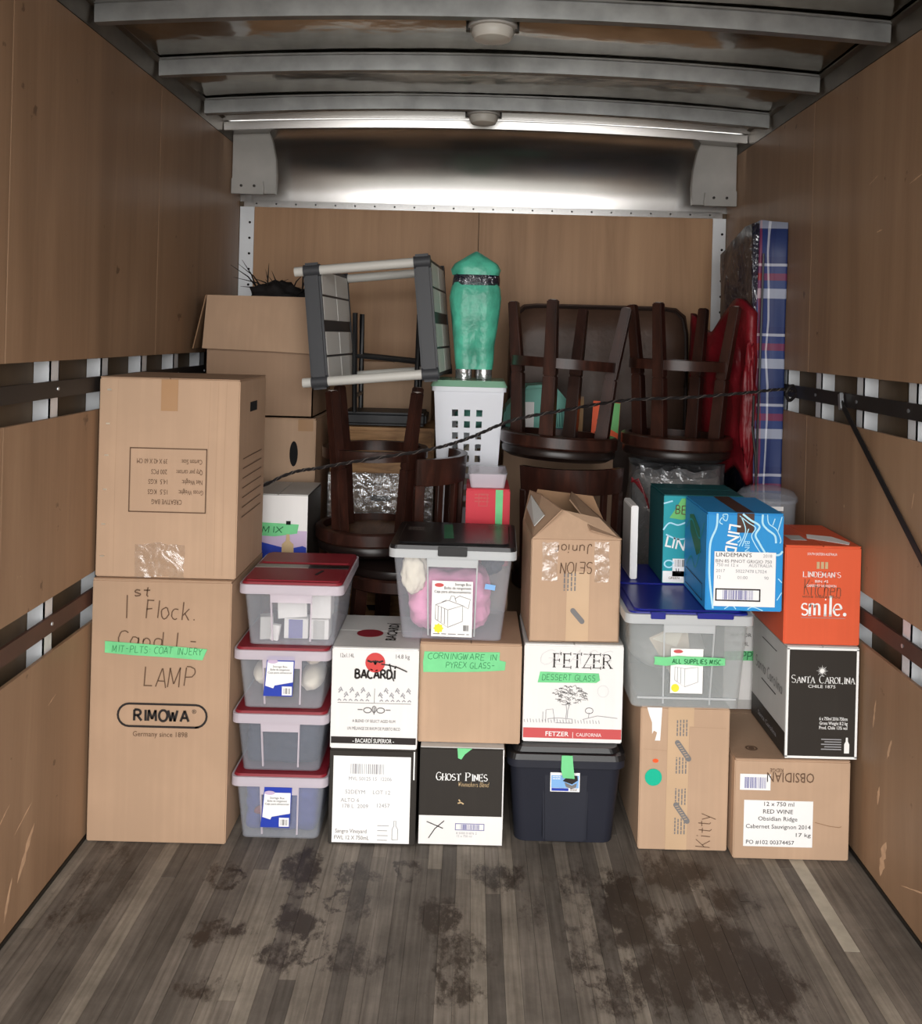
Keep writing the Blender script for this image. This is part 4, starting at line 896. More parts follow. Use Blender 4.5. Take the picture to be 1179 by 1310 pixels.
frame(F, 'barcode_frame', 'ink', w*.13, w*.70, h*.11, h*.225, .004, 6); barcode(F, 'ink_blue', w*.22, w*.62, h*.12, h*.215, 22, 6)
Fs = side_face(t, w, .285, True)
lines(Fs, 'line_pattern', 'teal_card', [curve([(.04, .08), (.1, .12), (.16, .1), (.22, .17)]), curve([(.03, .2), (.1, .24), (.2, .2), (.26, .26)])], .006)
patch(Fs, 'green_tape', 'tape_green2', [(.08, .20), (.17, .14), (.22, .16), (.20, .23), (.12, .26), (.07, .25)], 1); frame(Fs, 'printed_frame', 'ink', .03, .25, .02, .07, .003)
t, F, w, h = carton('teal_wine_carton', .655, .925, 3.10, 3.34, .742, 1.040, 'teal_card', 'teal wine carton with white foot, behind the sky blue carton', flap='x', side_mat='teal_dark', flap_mat='teal_dark')
rect(F, 'white_foot', 'paper', .002, w-.002, .003, h*.14, 1.2); rect(F, 'barcode_label', 'paper', .034, .12, h*.08, h*.28, 1.2); barcode(F, 'ink_grey', .042, .08, h*.19, h*.27, 8); text(F, 'lettering', 'ink', '1L', .052, h*.12, .022, k=3)
text(F, 'lettering', 'ink_soft', 'GREEN', .04, h*.05, .012, k=3)
text(F, 'lettering', 'ink_white', 'LINDEMANS', .004, h*.42, .052, .255, rot=-.2, align='LEFT', bold=.015)
lines(F, 'line_pattern', 'ink_cyan', [curve([(.0, h*.60), (.02, h*.68), (.05, h*.66), (.08, h*.70)]), curve([(.0, h*.9), (.03, h*.93)]), curve([(.01, h*.55), (.05, h*.5), (.09, h*.52)]), arc(.022, h*.22, .015, .012, 0, 330, 14)], .005)
patch(F, 'yellow_green_tape', 'green_card', [(.02, h*.74), (.06, h*.72), (.12, h*.75), (.12, h*.97), (.06, h*.96), (.04, h*.84)], 1.6); write(F, 'handwriting', 'ink_soft', 'BE', .056, h*.79, .028, .035, pen=.003, k=4)

# --- white carton behind the bin
t, F, w, h = carton('white_wine_carton', .885, 1.16, 3.15, 3.44, .305, .640, 'white_card', 'white carton with green tape squeezed behind the blue-lidded bin', flap='y')
part(patch(F, 'green_tape', 'tape_green', [(.0, h*.5), (.12, h*.5), (.12, h*.6), (.0, h*.59)], 1.5), 'green tape'); write(F, 'handwriting', 'ink_green', 'PEPP', .055, h*.51, .026, .075, pen=.003, k=3)
text(F, 'lettering', 'ink', 'ASK FOR', .055, h*.74, .018, k=2); text(F, 'lettering', 'ink', '750 ML', .055, h*.65, .018, k=2)
rect(F, 'grey_foot', 'grey_card', .001, w-.001, .003, h*.10, 1)

# --- open carton with raised flaps, on the tree carton
t = thing('open_carton', (.333, 3.02, .610), 'brown carton with its flaps open and upside-down handwriting, beside the pink-filled bin', 'box', None, (0, 0, .035))
w, d, h = .141, .145, .318
mb = MB(); T = .004
mb.box(-w, w, -d, -d+T, 0, h); mb.box(-w, w, d-T, d, 0, h); mb.box(-w, -w+T, -d, d, 0, h); mb.box(w-T, w, -d, d, 0, h); mb.box(-w, w, -d, d, 0, T)
mb.build('body', 'kraft_b', t)
def quad(name, mat, parent, pts, th=.004):
    P = [Vector(p) for p in pts]; nn = (P[1]-P[0]).cross(P[2]-P[0]).normalized()*th
    k = len(P); return MB().add(P+[p+nn for p in P], [tuple(range(k)), tuple(range(2*k-1, k-1, -1))]+[(i, (i+1) % k, k+(i+1) % k, k+i) for i in range(k)]).build(name, mat, parent)
lf = quad('left_flap', 'kraft_c', t, [(-w, -d, h), (-w, d, h), (-w+.02, d, h+.105), (-w+.045, d*.2, h+.112), (-w+.095, -d+.012, h+.092)])
rf = quad('right_flap', 'kraft_c', t, [(w, -d, h+.002), (w, d, h), (w-.12, d, h+.10), (w-.145, -d+.15, h+.098), (w-.115, -d+.07, h+.062), (w-.098, -d-.004, h+.030)])
quad('front_flap', 'kraft_b', t, [(-w+.002, -d, h), (w-.002, -d, h), (w-.06, -d+.062, h+.056), (-w+.105, -d+.055, h+.080)])
quad('back_flap', 'kraft_in', t, [(-w+.002, d, h), (w-.002, d, h), (w-.04, d+.02, h+.085), (-w+.05, d+.02, h+.105)])
Ff = Face(t, (-w, -d, 0))
write(Ff, 'handwriting', 'ink_soft', 'Junior', .135, h*.955, .03, .115, pen=.003, rot=PI+.02); write(Ff, 'handwriting', 'ink_soft', 'SEION', .145, h*.785, .035, .10, pen=.003, rot=PI)
rect(Ff, 'printed_tape', 'tape_pale', .115, .185, .004, .22, .8)
microprint(Ff, 'ink_grey', .14, .215, .055, 4, .011, rot=-PI/2, k=2.6)
pp = []
for i in range(9): a = -PI/2+PI*i/8; pp.append((.022+.008*math.cos(a), .008*math.sin(a)))
for i in range(9): a = PI/2+PI*i/8; pp.append((-.022+.008*math.cos(a), .008*math.sin(a)))
patch(Ff, 'tape_logo', 'ink_grey', [(.15+x*math.cos(-.85)-y*math.sin(-.85), .082+x*math.sin(-.85)+y*math.cos(-.85)) for x, y in pp], 2.6)
for a0, a1, b0, b1 in ((.035, .085, .19, .312), (.20, .245, .19, .312)): patch(Ff, 'clear_tape', 'tape_clear', ragged(a0, a1, b0, b1, 4, .004), 2.2)
# printed strip on the outside of the left flap
H0, H1, E0, E1 = Vector((-w, -d, h)), Vector((-w, d, h)), Vector((-w+.095, -d+.012, h+.092)), Vector((-w+.02, d, h+.105))
on = lambda tt, ss: (H0*(1-tt)+H1*tt)*(1-ss)+(E0*(1-tt)+E1*tt)*ss+Vector((-.010, 0, .010))
quad('printed_strip', 'grey_card', t, [on(.12, .25), on(.80, .45), on(.80, .85), on(.12, .62)], .002)
blob_obj('cable_heap', 'feather', None, (0, 0, 0), (.09, .10, .06), .5, 2.5, 3, loc=(.336, 3.02, .86)); tag(bpy.data.objects['cable_heap'], 'dark heap of odds and ends inside the open carton', 'cables')
# ================================================================== clear bins
def clear_bin(name, loc, w, d, h, mat, rim, lid, label, lidkind='red', group=None, yaw=0, taper=.03):
    t = thing(name, loc, label, 'bin', group, (0, 0, yaw))
    tapered('tub', mat, t, w-taper, d-taper, w-.012, d-.012, 0, h-.018, .0025, r=.022)
    collar('rim', rim, t, w, d, h-.036, h-.008, .016, .024)
    # front grip panel
    mb = MB(); yb = -(d-taper)-.001; yt = -(d-.012)-.003
    pw = w*.36
    for s in (-1, 1): mb.bar((s*pw, yb, .012), (s*pw*1.08, yt, h-.03), .005, .004)
    mb.bar((-pw*1.08, yt, h-.05), (pw*1.08, yt, h-.05), .004, .026, up=(0, 0, 1)); mb.build('grip_panel', rim, t)
    if lidkind == 'red':
        slab('lid', lid, t, w-.006, d-.006, h-.008, h-.001, .022, .003)
    return t
def bin_label(F, a0, a1, b0, b1, k=1.2):
    w, h = a1-a0, b1-b0
    patch(F, 'product_label', 'navy', [(a0-.004, b0), (a1-.004, b0), (a1+.002, b1), (a0+.006, b1)], k)
    patch(F, 'label_panel', 'paper', [(a0+w*.02, b0+h*.26), (a0+w*.3, b0+h*.2), (a0+w*.34, b0+h*.27), (a1-w*.03, b0+h*.36), (a1-w*.02, b1-h*.13), (a0+w*.08, b1-h*.13)], k+1.4)
    disc(F, 'label_logo', 'purple', a0+w*.26, b1-h*.13, w*.18, k+2.8, ry=h*.05)
    for i, s_ in enumerate(('Storage Box', 'Boîte de rangement', 'Caja para almacenar')): text(F, 'lettering', 'ink', s_, a0+w*.52, b1-h*(.28+.075*i), h*.072, w*(.5+.17*i), k=k+3)
    rect(F, 'barcode_panel', 'paper', a0+w*.6, a0+w*.94, b0+h*.03, b0+h*.25, k+1.4)
    barcode(F, 'ink_grey', a0+w*.66, a0+w*.9, b0+h*.07, b0+h*.21, 8, k+3)
BG = 'clear red-lidded bins stacked beside the tall carton'
y = 2.80
bins = [(-.554, .148, .001, .206, 'bottom red-lidded clear bin on the floor, blue cloth inside'), (-.556, .148, .2085, .190, 'second red-lidded clear bin from the floor, dark grey cloth inside'), (-.5555, .149, .4, .192, 'third red-lidded clear bin from the floor, cream cloths inside'), (-.533, .160, .5935, .198, 'topmost red-lidded clear bin, small boxes inside')]
BR = []
for i, (x, w, z, h, lb) in enumerate(bins):
    t = clear_bin('clear_bin', (x, y+.20, z), w, .20, h, 'clear' if i in (0, 2, 3) else 'clear_dim', 'rim', 'red_lid', lb, group=BG); BR.append(t)
    if i in (0, 2):
        F = Face(t, (-.05, -.1935, .03), lift=.001); bin_label(F, .0, .088, .015, .137)
t = BR[3]
for y0 in (-.175, .045): slab('lid_panel', 'red_lid', t, .145, .07, .197, .2005, .012, .003).location = (0, y0+.085-.02, 0)
MB().box(-.15, .02, -.018, .018, .197, .1995).build('lid_strip', 'grey_strip', t); MB().box(.02, .15, -.018, .018, .197, .1995).build('lid_strip', 'black_lid', t)
MB().bar((.06, -.11, .2015), (.075, -.06, .2015), .008, .002).build('lid_slot', 'dark_in', t)
# contents seen through the plastic
tag(blob_obj('folded_cloth', 'blue_cloth', None, (0, 0, 0), (.113, .160, .078), .03, 3, 1, sub=5, loc=(-.554, 3.0, .088), p=10), 'blue cloth inside the bottom red-lidded bin', 'cloth')
tag(blob_obj('red_cloth', 'red_cloth', None, (0, 0, 0), (.028, .004, .014), .2, 2, 9, sub=3, loc=(-.605, 2.829, .085)), 'scrap of red cloth inside the bottom red-lidded bin', 'cloth')
tag(blob_obj('folded_cloth', 'grey_cloth', None, (0, 0, 0), (.113, .160, .068), .03, 3, 2, sub=5, loc=(-.556, 3.0, .288), p=10), 'dark grey cloth inside the second red-lidded bin', 'cloth')
for i, (x, z, r_, m_, lb) in enumerate(((-.630, .475, .038, 'cream', 'cream rolled cloth at the left inside the third bin'), (-.475, .533, .030, 'beige', 'beige rolled cloth at the upper right inside the third bin'), (-.482, .456, .038, 'cream', 'cream rolled cloth at the lower right inside the third bin'))):
    tag(blob_obj('cloth_roll', m_, None, (0, 0, 0), (r_, .1, r_*.9), .12, 2, i+4, sub=3, loc=(x, 2.96, z)), lb, 'cloth')
tag(blob_obj('folded_cloth', 'navy_cloth', None, (0, 0, 0), (.09, .045, .065), .1, 2, 6, loc=(-.556, 3.12, .478)), 'dark blue cloth at the back of the third red-lidded bin', 'cloth')
def small_box(name, x, y, z, w, d, h, mat, lb, band=None, yaw=0, tilt=0):
    t = thing(name, (x, y, z), lb, 'box', 'small boxes inside the topmost bin', (0, tilt, yaw))
    bx('body', mat, t, -w/2, w/2, -d/2, d/2, 0, h, bevel=.002, seg=1)
    F = Face(t, (-w/2, -d/2, 0))
    if band: rect(F, 'printed_panel', band, w*.2, w*.78, .002, h-.002, 1)
    return t
small_box('small_box', -.528, 2.90, .598, .075, .05, .062, 'white_card', 'small white box with a blue panel inside the topmost bin', 'ink_blue')
small_box('small_box', -.62, 2.88, .598, .04, .04, .07, 'grey_card', 'small pale box standing at the left inside the topmost bin', yaw=.2)
small_box('small_box', -.592, 2.862, .598, .026, .02, .048, 'white_card', 'smallest white box leaning inside the topmost bin', tilt=.15)
small_box('small_box', -.545, 2.915, .662, .09, .08, .06, 'white_card', 'wide white box lying on the blue-panelled box inside the topmost bin', yaw=.15, tilt=-.05)
small_box('small_box', -.455, 2.90, .598, .06, .06, .062, 'white_card', 'white box with grey stripe at the lower right inside the topmost bin', 'grey_card')
small_box('small_box', -.452, 2.91, .662, .062, .07, .09, 'white_card', 'upright white box at the upper right inside the topmost bin')

# --- bin full of pink tulle, black lid
t = clear_bin('clear_bin', (-.040, 3.0, .6125), .197, .18, .295, 'clear', 'rim_c', 'black_lid', 'clear bin with black lid and pink tulle, on the plain carton', lidkind='none', taper=.042, yaw=-.03)
slab('lid', 'black_lid', t, .196, .182, .286, .298, .024, .003); slab('lid_panel', 'black_lid', t, .175, .155, .298, .303, .02, .004)
bx('latch', 'black_lid', t, -.045, .045, -.187, -.179, .268, .297, bevel=.002)
Ft = Face(t, (-.196, -.182, .303), (1,0,0), (0,1,0), .0008); part(patch(Ft, 'green_tape', 'tape_green2', [(.165, .09), (.195, .095), (.18, .30), (.152, .29)], 1), 'strip of green tape on the lid')
microprint(Ft, 'grey_strip', .30, .30, .06, 3, .018, k=1.2); microprint(Ft, 'grey_strip', .04, .24, .05, 3, .018, k=1.2); microprint(Ft, 'grey_strip', .27, .055, .05, 2, .02, k=1.2)
F = Face(t, (-.06, -.1645, .018), lift=.003)
F.v = Vector((0, -.08, 1)).normalized()
part(rect(F, 'product_label', 'paper', 0, .125, 0, .175, 1), 'white product label with line drawing')
for i, s_ in enumerate(('Storage Box', 'Boîte de rangement', 'Caja para almacenamiento')): text(F, 'lettering', 'ink', s_, .12, .162-.012*i, .012, (.05, .082, .112)[i], k=1.8, align='RIGHT')
disc(F, 'label_logo', 'ink_band', .022, .162, .014, 1.5, ry=.006)
ribbon(F, 'crate_drawing', 'ink_grey', [[(.012, .055), (.012, .10), (.05, .085), (.05, .03), (.012, .055)], [(.05, .085), (.095, .10), (.095, .05), (.05, .03)], [(.012, .10), (.05, .115), (.095, .10)], [(.02, .05), (.02, .097)], [(.03, .045), (.03, .094)], [(.04, .04), (.04, .09)], [(.055, .115), (.06, .13), (.07, .128), (.075, .11)], [(.07, .12), (.085, .13), (.118, .12), (.112, .09), (.095, .10)], [(.03, .108), (.045, .116)]], .0016, 1.8)
patch(F, 'yellow_burst', 'yellow', [(.022+(.012 if i % 2 else .016)*math.cos(PI*i/8), .026+(.012 if i % 2 else .016)*math.sin(PI*i/8)) for i in range(16)], 1.6)
barcode(F, 'ink_grey', .098, .116, .02, .038, 7, 1.8); microprint(F, 'ink_grey', .006, .009, .11, 1, .006, k=1.8)
F2 = Face(t, (.10, -.1715, .17), lift=.002); part(patch(F2, 'price_sticker', 'sky_print', [(0, 0), (.032, -.004), (.034, .012), (.003, .016)], 1), 'small light blue sticker')
o = tag(blob_obj('tulle_bundle', 'pink', None, (0, 0, 0), (.128, .125, .095), .09, 2.8, 11, sub=5, loc=(-.054, 2.995, .718), p=4), 'bundle of pink tulle inside the black-lidded clear bin', 'fabric')
tag(blob_obj('cloth_roll', 'cream', None, (0, 0, 0), (.040, .024, .064), .25, 2.2, 13, sub=4, loc=(-.165, 2.876, .815)), 'white cloth in the upper left of the black-lidded bin', 'cloth')
tag(blob_obj('cloth_roll', 'grey_cloth', None, (0, 0, 0), (.04, .06, .05), .2, 2.2, 14, sub=4, loc=(.085, 3.085, .815)), 'grey cloth in the right corner of the black-lidded bin', 'cloth')

# --- deep bin with blue lid
t = clear_bin('clear_bin', (.676, 3.085, .4415), .195, .31, .298, 'milky', 'rim_c', 'blue_lid', 'clear bin with blue lid and green tape strip, on the dotted carton', lidkind='none', taper=.032)
slab('lid', 'blue_lid', t, .183, .30, .288, .2945, .024, .003); slab('lid_panel', 'blue_lid', t, .165, .14, .2945, .299, .02, .003).location = (0, -.145, 0); slab('lid_panel', 'blue_lid', t, .165, .13, .2945, .299, .02, .003).location = (0, .145, 0)
bx('latch', 'blue_lid', t, -.12, -.075, -.313, -.3, .277, .298, bevel=.002); bx('latch', 'blue_lid', t, .02, .13, -.313, -.3, .281, .298, bevel=.002)
bx('foot_step', 'rim_c', t, -.15, .15, -.2855, -.2815, .028, .034)
F = Face(t, (-.16, -.292, 0), lift=.003)
part(rect(F, 'product_label', 'paper', .107, .205, .05, .185, .8), 'white product label behind the tape'); disc(F, 'yellow_spot', 'yellow', .122, .066, .012, 1.2)
ribbon(F, 'crate_drawing', 'ink_pale', [[(.12, .09), (.12, .13), (.15, .125), (.15, .07), (.12, .09)], [(.15, .125), (.19, .13), (.19, .085), (.15, .07)], [(.128, .085), (.128, .128)], [(.138, .08), (.138, .127)]], .0016, 1.4)
F3 = Face(t, (-.16, -.2995, 0), lift=.001)
disc(F3, 'label_logo', 'ink_band', .128, .178, .014, .4, ry=.005)
part(patch(F3, 'green_tape', 'tape_green', ragged(.055, .27, .137, .162, 6, .003), 1.5), 'long green masking tape strip with writing'); write(F3, 'handwriting', 'ink_green', 'ALL SUPPLIES MISC.', .185, .143, .013, .15, pen=.0025, k=3)
o = thing('paper_envelope', (.565, 2.84, .53), 'cream envelope leaning inside the blue-lidded bin', 'envelope', None, (0, 0, 0))
MB().prism([(0, .11), (.07, 0), (.13, .06), (.115, .165)], 0, .006).build('sheet', 'beige', o, bevel=.001, seg=1); MB().prism([(.01, .108), (.115, .163), (.085, .085)], -.002, 0).build('envelope_flap', 'cream', o)
tag(blob_obj('folded_cloth', 'grey_card', None, (0, 0, 0), (.13, .16, .08), .1, 2, 15, loc=(.676, 3.13, .54)), 'pale grey bundle at the back inside the blue-lidded bin', 'cloth')
w_ = thing('foam_board', (.5665, 3.22, .742), 'narrow white board standing on the blue lid beside the open carton', 'board'); bx('board', 'paper', w_, -.012, .012, -.08, .08, 0, .25, bevel=.003); bx('edge_fold', 'grey_card', w_, -.0135, -.012, -.079, .079, .01, .24)

# ================================================================== dark wooden chairs
def make_stool(back=True):
    r = bpy.data.objects.new('bar_stool', None); C.objects.link(r)
    MB().lathe([(0, .552), (.208, .552), (.214, .545), (.214, .508), (.206, .502), (.186, .502), (.186, .530), (0, .530)], 48).build('seat_frame', 'wood_dark', r, smooth=True)
    MB().lathe([(0, .528), (.18, .528), (.18, .5295), (0, .5295)], 32).build('seat_underside', 'wood_raw', r)
    MB().lathe([(0, .604), (.12, .603), (.18, .596), (.205, .58), (.208, .562), (.203, .553), (0, .553)], 48).build('cushion', 'seat', r, smooth=True)
    for k in range(4):
        a = PI/4+k*PI/2; c, s = math.cos(a), math.sin(a)
        mb = MB(); rad = Vector((c, s, 0))
        ps = [(.158, .53, .052, .046), (.176, .28, .046, .042), (.216, .002, .036, .036)]
        for (r0, z0, w0, h0), (r1, z1, w1, h1) in zip(ps[:-1], ps[1:]): mb.bar((c*r0, s*r0, z0), (c*r1, s*r1, z1), w0, h0, up=(c, s, 0), w2=w1, h2=h1)
        mb.build('leg', 'wood_dark', r, bevel=.004, seg=2)
        MB().lathe([(0, 0), (.012, 0), (.012, .003), (0, .003)], 10, c=(c*.216, s*.216)).build('foot_glide', 'grey_strip', r)
    MB().lathe([(.196, .215), (.196, .252), (.168, .252), (.168, .215), (.196, .215)], 48).build('foot_ring', 'wood_dark', r, smooth=True)
    if back:
        a0, a1 = -PI/2-1.0, -PI/2+1.0
        MB().lathe([(.228, .885), (.236, .98), (.212, .98), (.204, .885), (.228, .885)], 30, a0, a1).build('top_rail', 'wood_dark', r, smooth=True)
        for k in range(6):
            a = a0+.06+(a1-a0-.12)*k/5; c, s = math.cos(a), math.sin(a)
            MB().bar((c*.205, s*.205, .51), (c*.217, s*.217, .89), .034 if k in (0, 5) else .024, .018 if k not in (0, 5) else .03, up=(c, s, 0)).build('back_slat', 'wood_dark', r, bevel=.002, seg=1)
    return r
def copy_tree(o, parent=None):
    c = o.copy(); C.objects.link(c); c.parent = parent
    for ch in o.children: copy_tree(ch, c)
    return c
plain_stool = make_stool(False); back_stool = make_stool(True)
SG = 'dark wooden bar stools'
def put(o, x, y, z, flip, yaw, label, tilt=(0, 0)):
    o.location = (x, y, z); o.rotation_euler = ((PI if flip else 0)+tilt[0], tilt[1], yaw); tag(o, label, 'stool', SG)
put(plain_stool, -.354, 3.45, .745+.605, True, .05, 'upturned dark wooden stool behind the topmost red-lidded bin')
sA = copy_tree(plain_stool); sA.scale = (1.06, 1.06, 1.0)
put(sA, .372, 3.60, 1.085+.604, True, .42, 'upturned dark wooden stool in the middle, in front of the brown leather', (0, .06))
put(copy_tree(plain_stool), .815, 3.61, 1.092+.605, True, .15, 'upturned dark wooden stool on the right, in front of the red cloth', (0, .02))
put(back_stool, -.245, 3.43, .14, False, 1.27, 'upright dark chair with curved slatted back, behind the black-lidded bin')
put(copy_tree(back_stool), .388, 3.63, .09, False, .0, 'upright dark slat-back chair under the middle upturned stool')
for (x, y, z, lb) in ((-.27, 3.44, .139, 'flat brown carton on the floor under the slat-back chair behind the black-lidded bin'), (.388, 3.63, .089, 'flat brown carton on the floor under the slat-back chair in the middle')):
    carton('flat_carton', x-.24, x+.2, y-.22, y+.22, .001, z, 'kraft_c', lb)

# ================================================================== the heap at the back
HS = 'brown cartons hidden low in the heap'
# left rear: carton with folded-out flap on a brown carton
carton('brown_carton', -1.09, -.60, 3.66, 4.12, .001, .60, 'kraft_c', 'brown carton on the floor in the left rear corner')
t, F, w, h = carton('marked_carton', -1.06, -.612, 3.65, 4.10, .601, 1.212, 'kraft_b', 'brown carton with a black oval mark, under the open-flapped carton', flap='x', tape=None)
patch(F, 'black_mark', 'dark_in', [(w-.085+.0165*math.cos(a), h*.77+.05*math.sin(a)) for a in [2*PI*i/20 for i in range(20)]], 1.5)
frame(F, 'printed_frame', 'ink_soft', w-.26, w-.10, h*.30, h*.41, .003); rect(F, 'tape_end', 'tape_brown', w-.07, w-.01, h-.05, h-.004, 1)
t = thing('flapped_carton', (-.845, 3.885, 1.214), 'open brown carton with its front flap hanging down, left rear corner', 'box')
w, d, h = .215, .22, .478
mb = MB(); T = .005
mb.box(-w, w, -d, -d+T, 0, h); mb.box(-w, w, d-T, d, 0, h); mb.box(-w, -w+T, -d, d, 0, h); mb.box(w-T, w, -d, d, 0, h); mb.box(-w, w, -d, d, 0, T); mb.build('body', 'kraft_c', t)
quad('front_flap', 'kraft', t, [(-w, -d-.002, h), (w, -d-.002, h), (w+.012, -d-.03, h-.225), (w*.3, -d-.03, h-.218), (-w-.006, -d-.03, h-.212)])
quad('left_flap', 'kraft_in', t, [(-w-.002, -d, h), (-w-.002, d, h), (-w-.05, d, h-.2), (-w-.05, -d, h-.215)], .004)
quad('right_flap', 'kraft_in', t, [(w, -d, h), (w, d, h), (w+.005, d, h+.02), (w+.01, -d+.1, h+.02)])
o = thing('feather_bundle', (-.80, 3.80, 1.6), 'black bristly bundle poking out of the flapped carton', 'bundle')
blob_obj('mound', 'feather', o, (0, 0, .07), (.13, .09, .085), .35, 2.2, 21, sub=4)
rr = random.Random(8); mb = MB()
for i in range(24):
    a = rr.uniform(-1.2, 1.3); l = rr.uniform(.10, .24); x = rr.uniform(-.09, .11); yy = rr.uniform(-.06, .06)
    b = Vector((x, yy, .09)); e = b+Vector((math.sin(a)*l, rr.uniform(-.04, .04), math.cos(a)*l*.7)); m_ = (b+e)/2+Vector((0, 0, .02))
    mb.tube([b, m_, e], [.0035, .0025, .0006], 4)
st = mb.build('bristles', 'feather', o); st['kind'] = 'stuff'
# white and lilac carton behind the red-lidded bins
carton('brown_carton', -.79, -.55, 3.24, 3.60, .001, .675, 'kraft_c', 'brown carton on the floor behind the red-lidded bins')
t, F, w, h = carton('lilac_carton', -.79, -.574, 3.30, 3.58, .6765, .972, 'white_card', 'white and lilac wine carton with green tape, behind the red-lidded bins', flap='y', side_mat='black_card', flap_mat='grey_card')
rect(F, 'lilac_print', 'purple', .002, w-.002, h*.28, h*.56, 1); patch(F, 'blue_hills', 'navy', [(.002, h*.30), (.002, h*.36), (.05, h*.42), (.10, h*.38), (.15, h*.34), (.2, h*.38), (w-.002, h*.36), (w-.002, h*.02), (.002, h*.02)], 2)
part(patch(F, 'green_tape', 'tape_green', [(.02, h*.5), (.1, h*.49), (.18, h*.53), (.185, h*.64), (.02, h*.66)], 3), 'green masking tape with writing'); write(F, 'handwriting', 'ink_green', 'MIX', .09, h*.54, .022, .07, pen=.003, k=5)
patch(F, 'bottle_print', 'ink_gold', [(.125, h*.25), (.17, h*.25), (.168, h*.40), (.155, h*.44), (.153, h*.52), (.142, h*.52), (.14, h*.44), (.127, h*.40)], 4); rect(F, 'bottle_neck_print', 'dark_in', .14, .156, h*.635, h*.68, 4)
# oak drawer unit wrapped in film, carton and upturned black stool on top
t = thing('drawer_unit', (-.365, 4.02, .001), 'oak veneer drawer unit wrapped in clear film, behind the left upturned stool', 'cabinet')
bx('carcass', 'oak', t, -.215, .215, -.19, .22, 0, 1.165, bevel=.003)
for i in range(5):
    z = .03+i*.226; dr = bx('drawer', 'oak', t, -.205, .205, -.208, -.19, z, z+.218, bevel=.003)
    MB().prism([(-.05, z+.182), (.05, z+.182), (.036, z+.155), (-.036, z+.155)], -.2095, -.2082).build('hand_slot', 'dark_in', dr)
    MB().prism([(-.06, z+.178), (.06, z+.178), (.06, z+.19), (-.06, z+.19)], -.212, -.2082).build('slot_lip', 'oak', dr)
wave = MB(); NXW, NZW = 14, 26; vs = []
for j in range(NZW+1):
    for i in range(NXW+1):
        x = -.217+.434*i/NXW; z = .70+.28*j/NZW; vs.append((x, -.222+.008*noise.noise((x*14, z*40, 2)), z))
wave.add(vs, [(j*(NXW+1)+i, j*(NXW+1)+i+1, (j+1)*(NXW+1)+i+1, (j+1)*(NXW+1)+i) for j in range(NZW) for i in range(NXW)]); wave.build('stretch_film', 'film_shiny', t, smooth=True)
carton('brown_carton', -.52, -.18, 4.12, 4.40, 1.168, 1.43, 'kraft', 'brown carton on the oak drawer unit against the front wall')
t = thing('metal_stool', (-.362, 3.99, 1.170), 'upturned black metal stool with padded seat, on the oak drawer unit', 'stool')
bx('seat', 'black_seat', t, -.185, .175, -.13, .13, 0, .055, bevel=.012, seg=3, smooth=True)
for sx in (-1, 1):
    for sy in (-1, 1): MB().tube([(sx*.128, sy*.11, .05), (sx*.132, sy*.12, .3), (sx*.135, sy*.122, .47)], .011, 8).build('leg', 'black_metal', t, smooth=True)
MB().tube([(-.13, -.118, .29), (.13, -.118, .27)], .009, 8).build('stretcher', 'black_metal', t, smooth=True); MB().tube([(-.13, .118, .29), (.13, .118, .27)], .009, 8).build('stretcher', 'black_metal', t, smooth=True)
for s in (-1, 1): MB().tube([(s*.129, -.114, .12), (s*.129, .114, .12)], .009, 8).build('stretcher', 'black_metal', t, smooth=True)
# plastic shelf unit lying on its side
t = thing('shelf_unit', (-.37, 3.47, 1.389), 'grey and white plastic shelf unit lying on its side over the upturned stool', 'shelf', None, (0, -.10, -.07))
for x in (-.185, .235):
    s = bx('shelf_deck', 'shelf_dark', t, x-.052, x+.013, -.014, .012, -.03, .45, bevel=.008)
    d = MB(); d.box(x-.014, x+.008, .012, .50, -.015, .435); d = d.build('deck_panel', 'shelf_dark', t, bevel=.004)
    for i in range(4):
        for j in range(2):
            z0 = (.0, .098, .232, .33)[i]; y0 = .020+j*.242
            bx('deck_tile', 'shelf_light', d, x+.006, x+.011, y0, y0+.234, z0, z0+.09, bevel=.002, seg=1)
    bx('deck_end', 'shelf_dark', t, x-.026, x+.012, .50, .524, -.02, .44, bevel=.006)
for (yy, z) in ((.0, -.001), (.0, .42), (.512, .0), (.512, .42)):
    MB().tube([(-.27, yy, z), (.222, yy, z)], .0185, 14).build('pole', 'tube', t, smooth=True)
    for x in (-.185, .235): MB().tube([(x-.05, yy, z), (x+.012, yy, z)], .024, 14).build('socket', 'shelf_dark', t, smooth=True)
# laundry hamper with square holes
t = thing('laundry_hamper', (-.010, 3.715, .770), 'white plastic laundry hamper with square holes, left of the middle upturned stool', 'hamper')
def hamper_side(A, B, Cc, D, cols, rows, u0, u1, v0, v1, fu, fv):   # bilinear panel with holes
    A, B, Cc, D = map(Vector, (A, B, Cc, D)); P = lambda u, v: (A*(1-u)+B*u)*(1-v)+(D*(1-u)+Cc*u)*v
    us = [0]; vs_ = [0]
    for i in range(cols): c = u0+(u1-u0)*i/(cols-1); us += [c-fu, c+fu]
    for j in range(rows): c = v0+(v1-v0)*j/(rows-1); vs_ += [c-fv, c+fv]
    us.append(1); vs_.append(1); mb = MB(); n_ = len(us)
    V = [P(u, v) for v in vs_ for u in us]
    fs = [(j*n_+i, j*n_+i+1, (j+1)*n_+i+1, (j+1)*n_+i) for j in range(len(vs_)-1) for i in range(n_-1) if not (i % 2 == 1 and j % 2 == 1)]
    return mb.add(V, fs)
mb = MB(); b0, b1, dz = .104, .136, .60
cr = [(-1,-1), (1,-1), (1,1), (-1,1)]
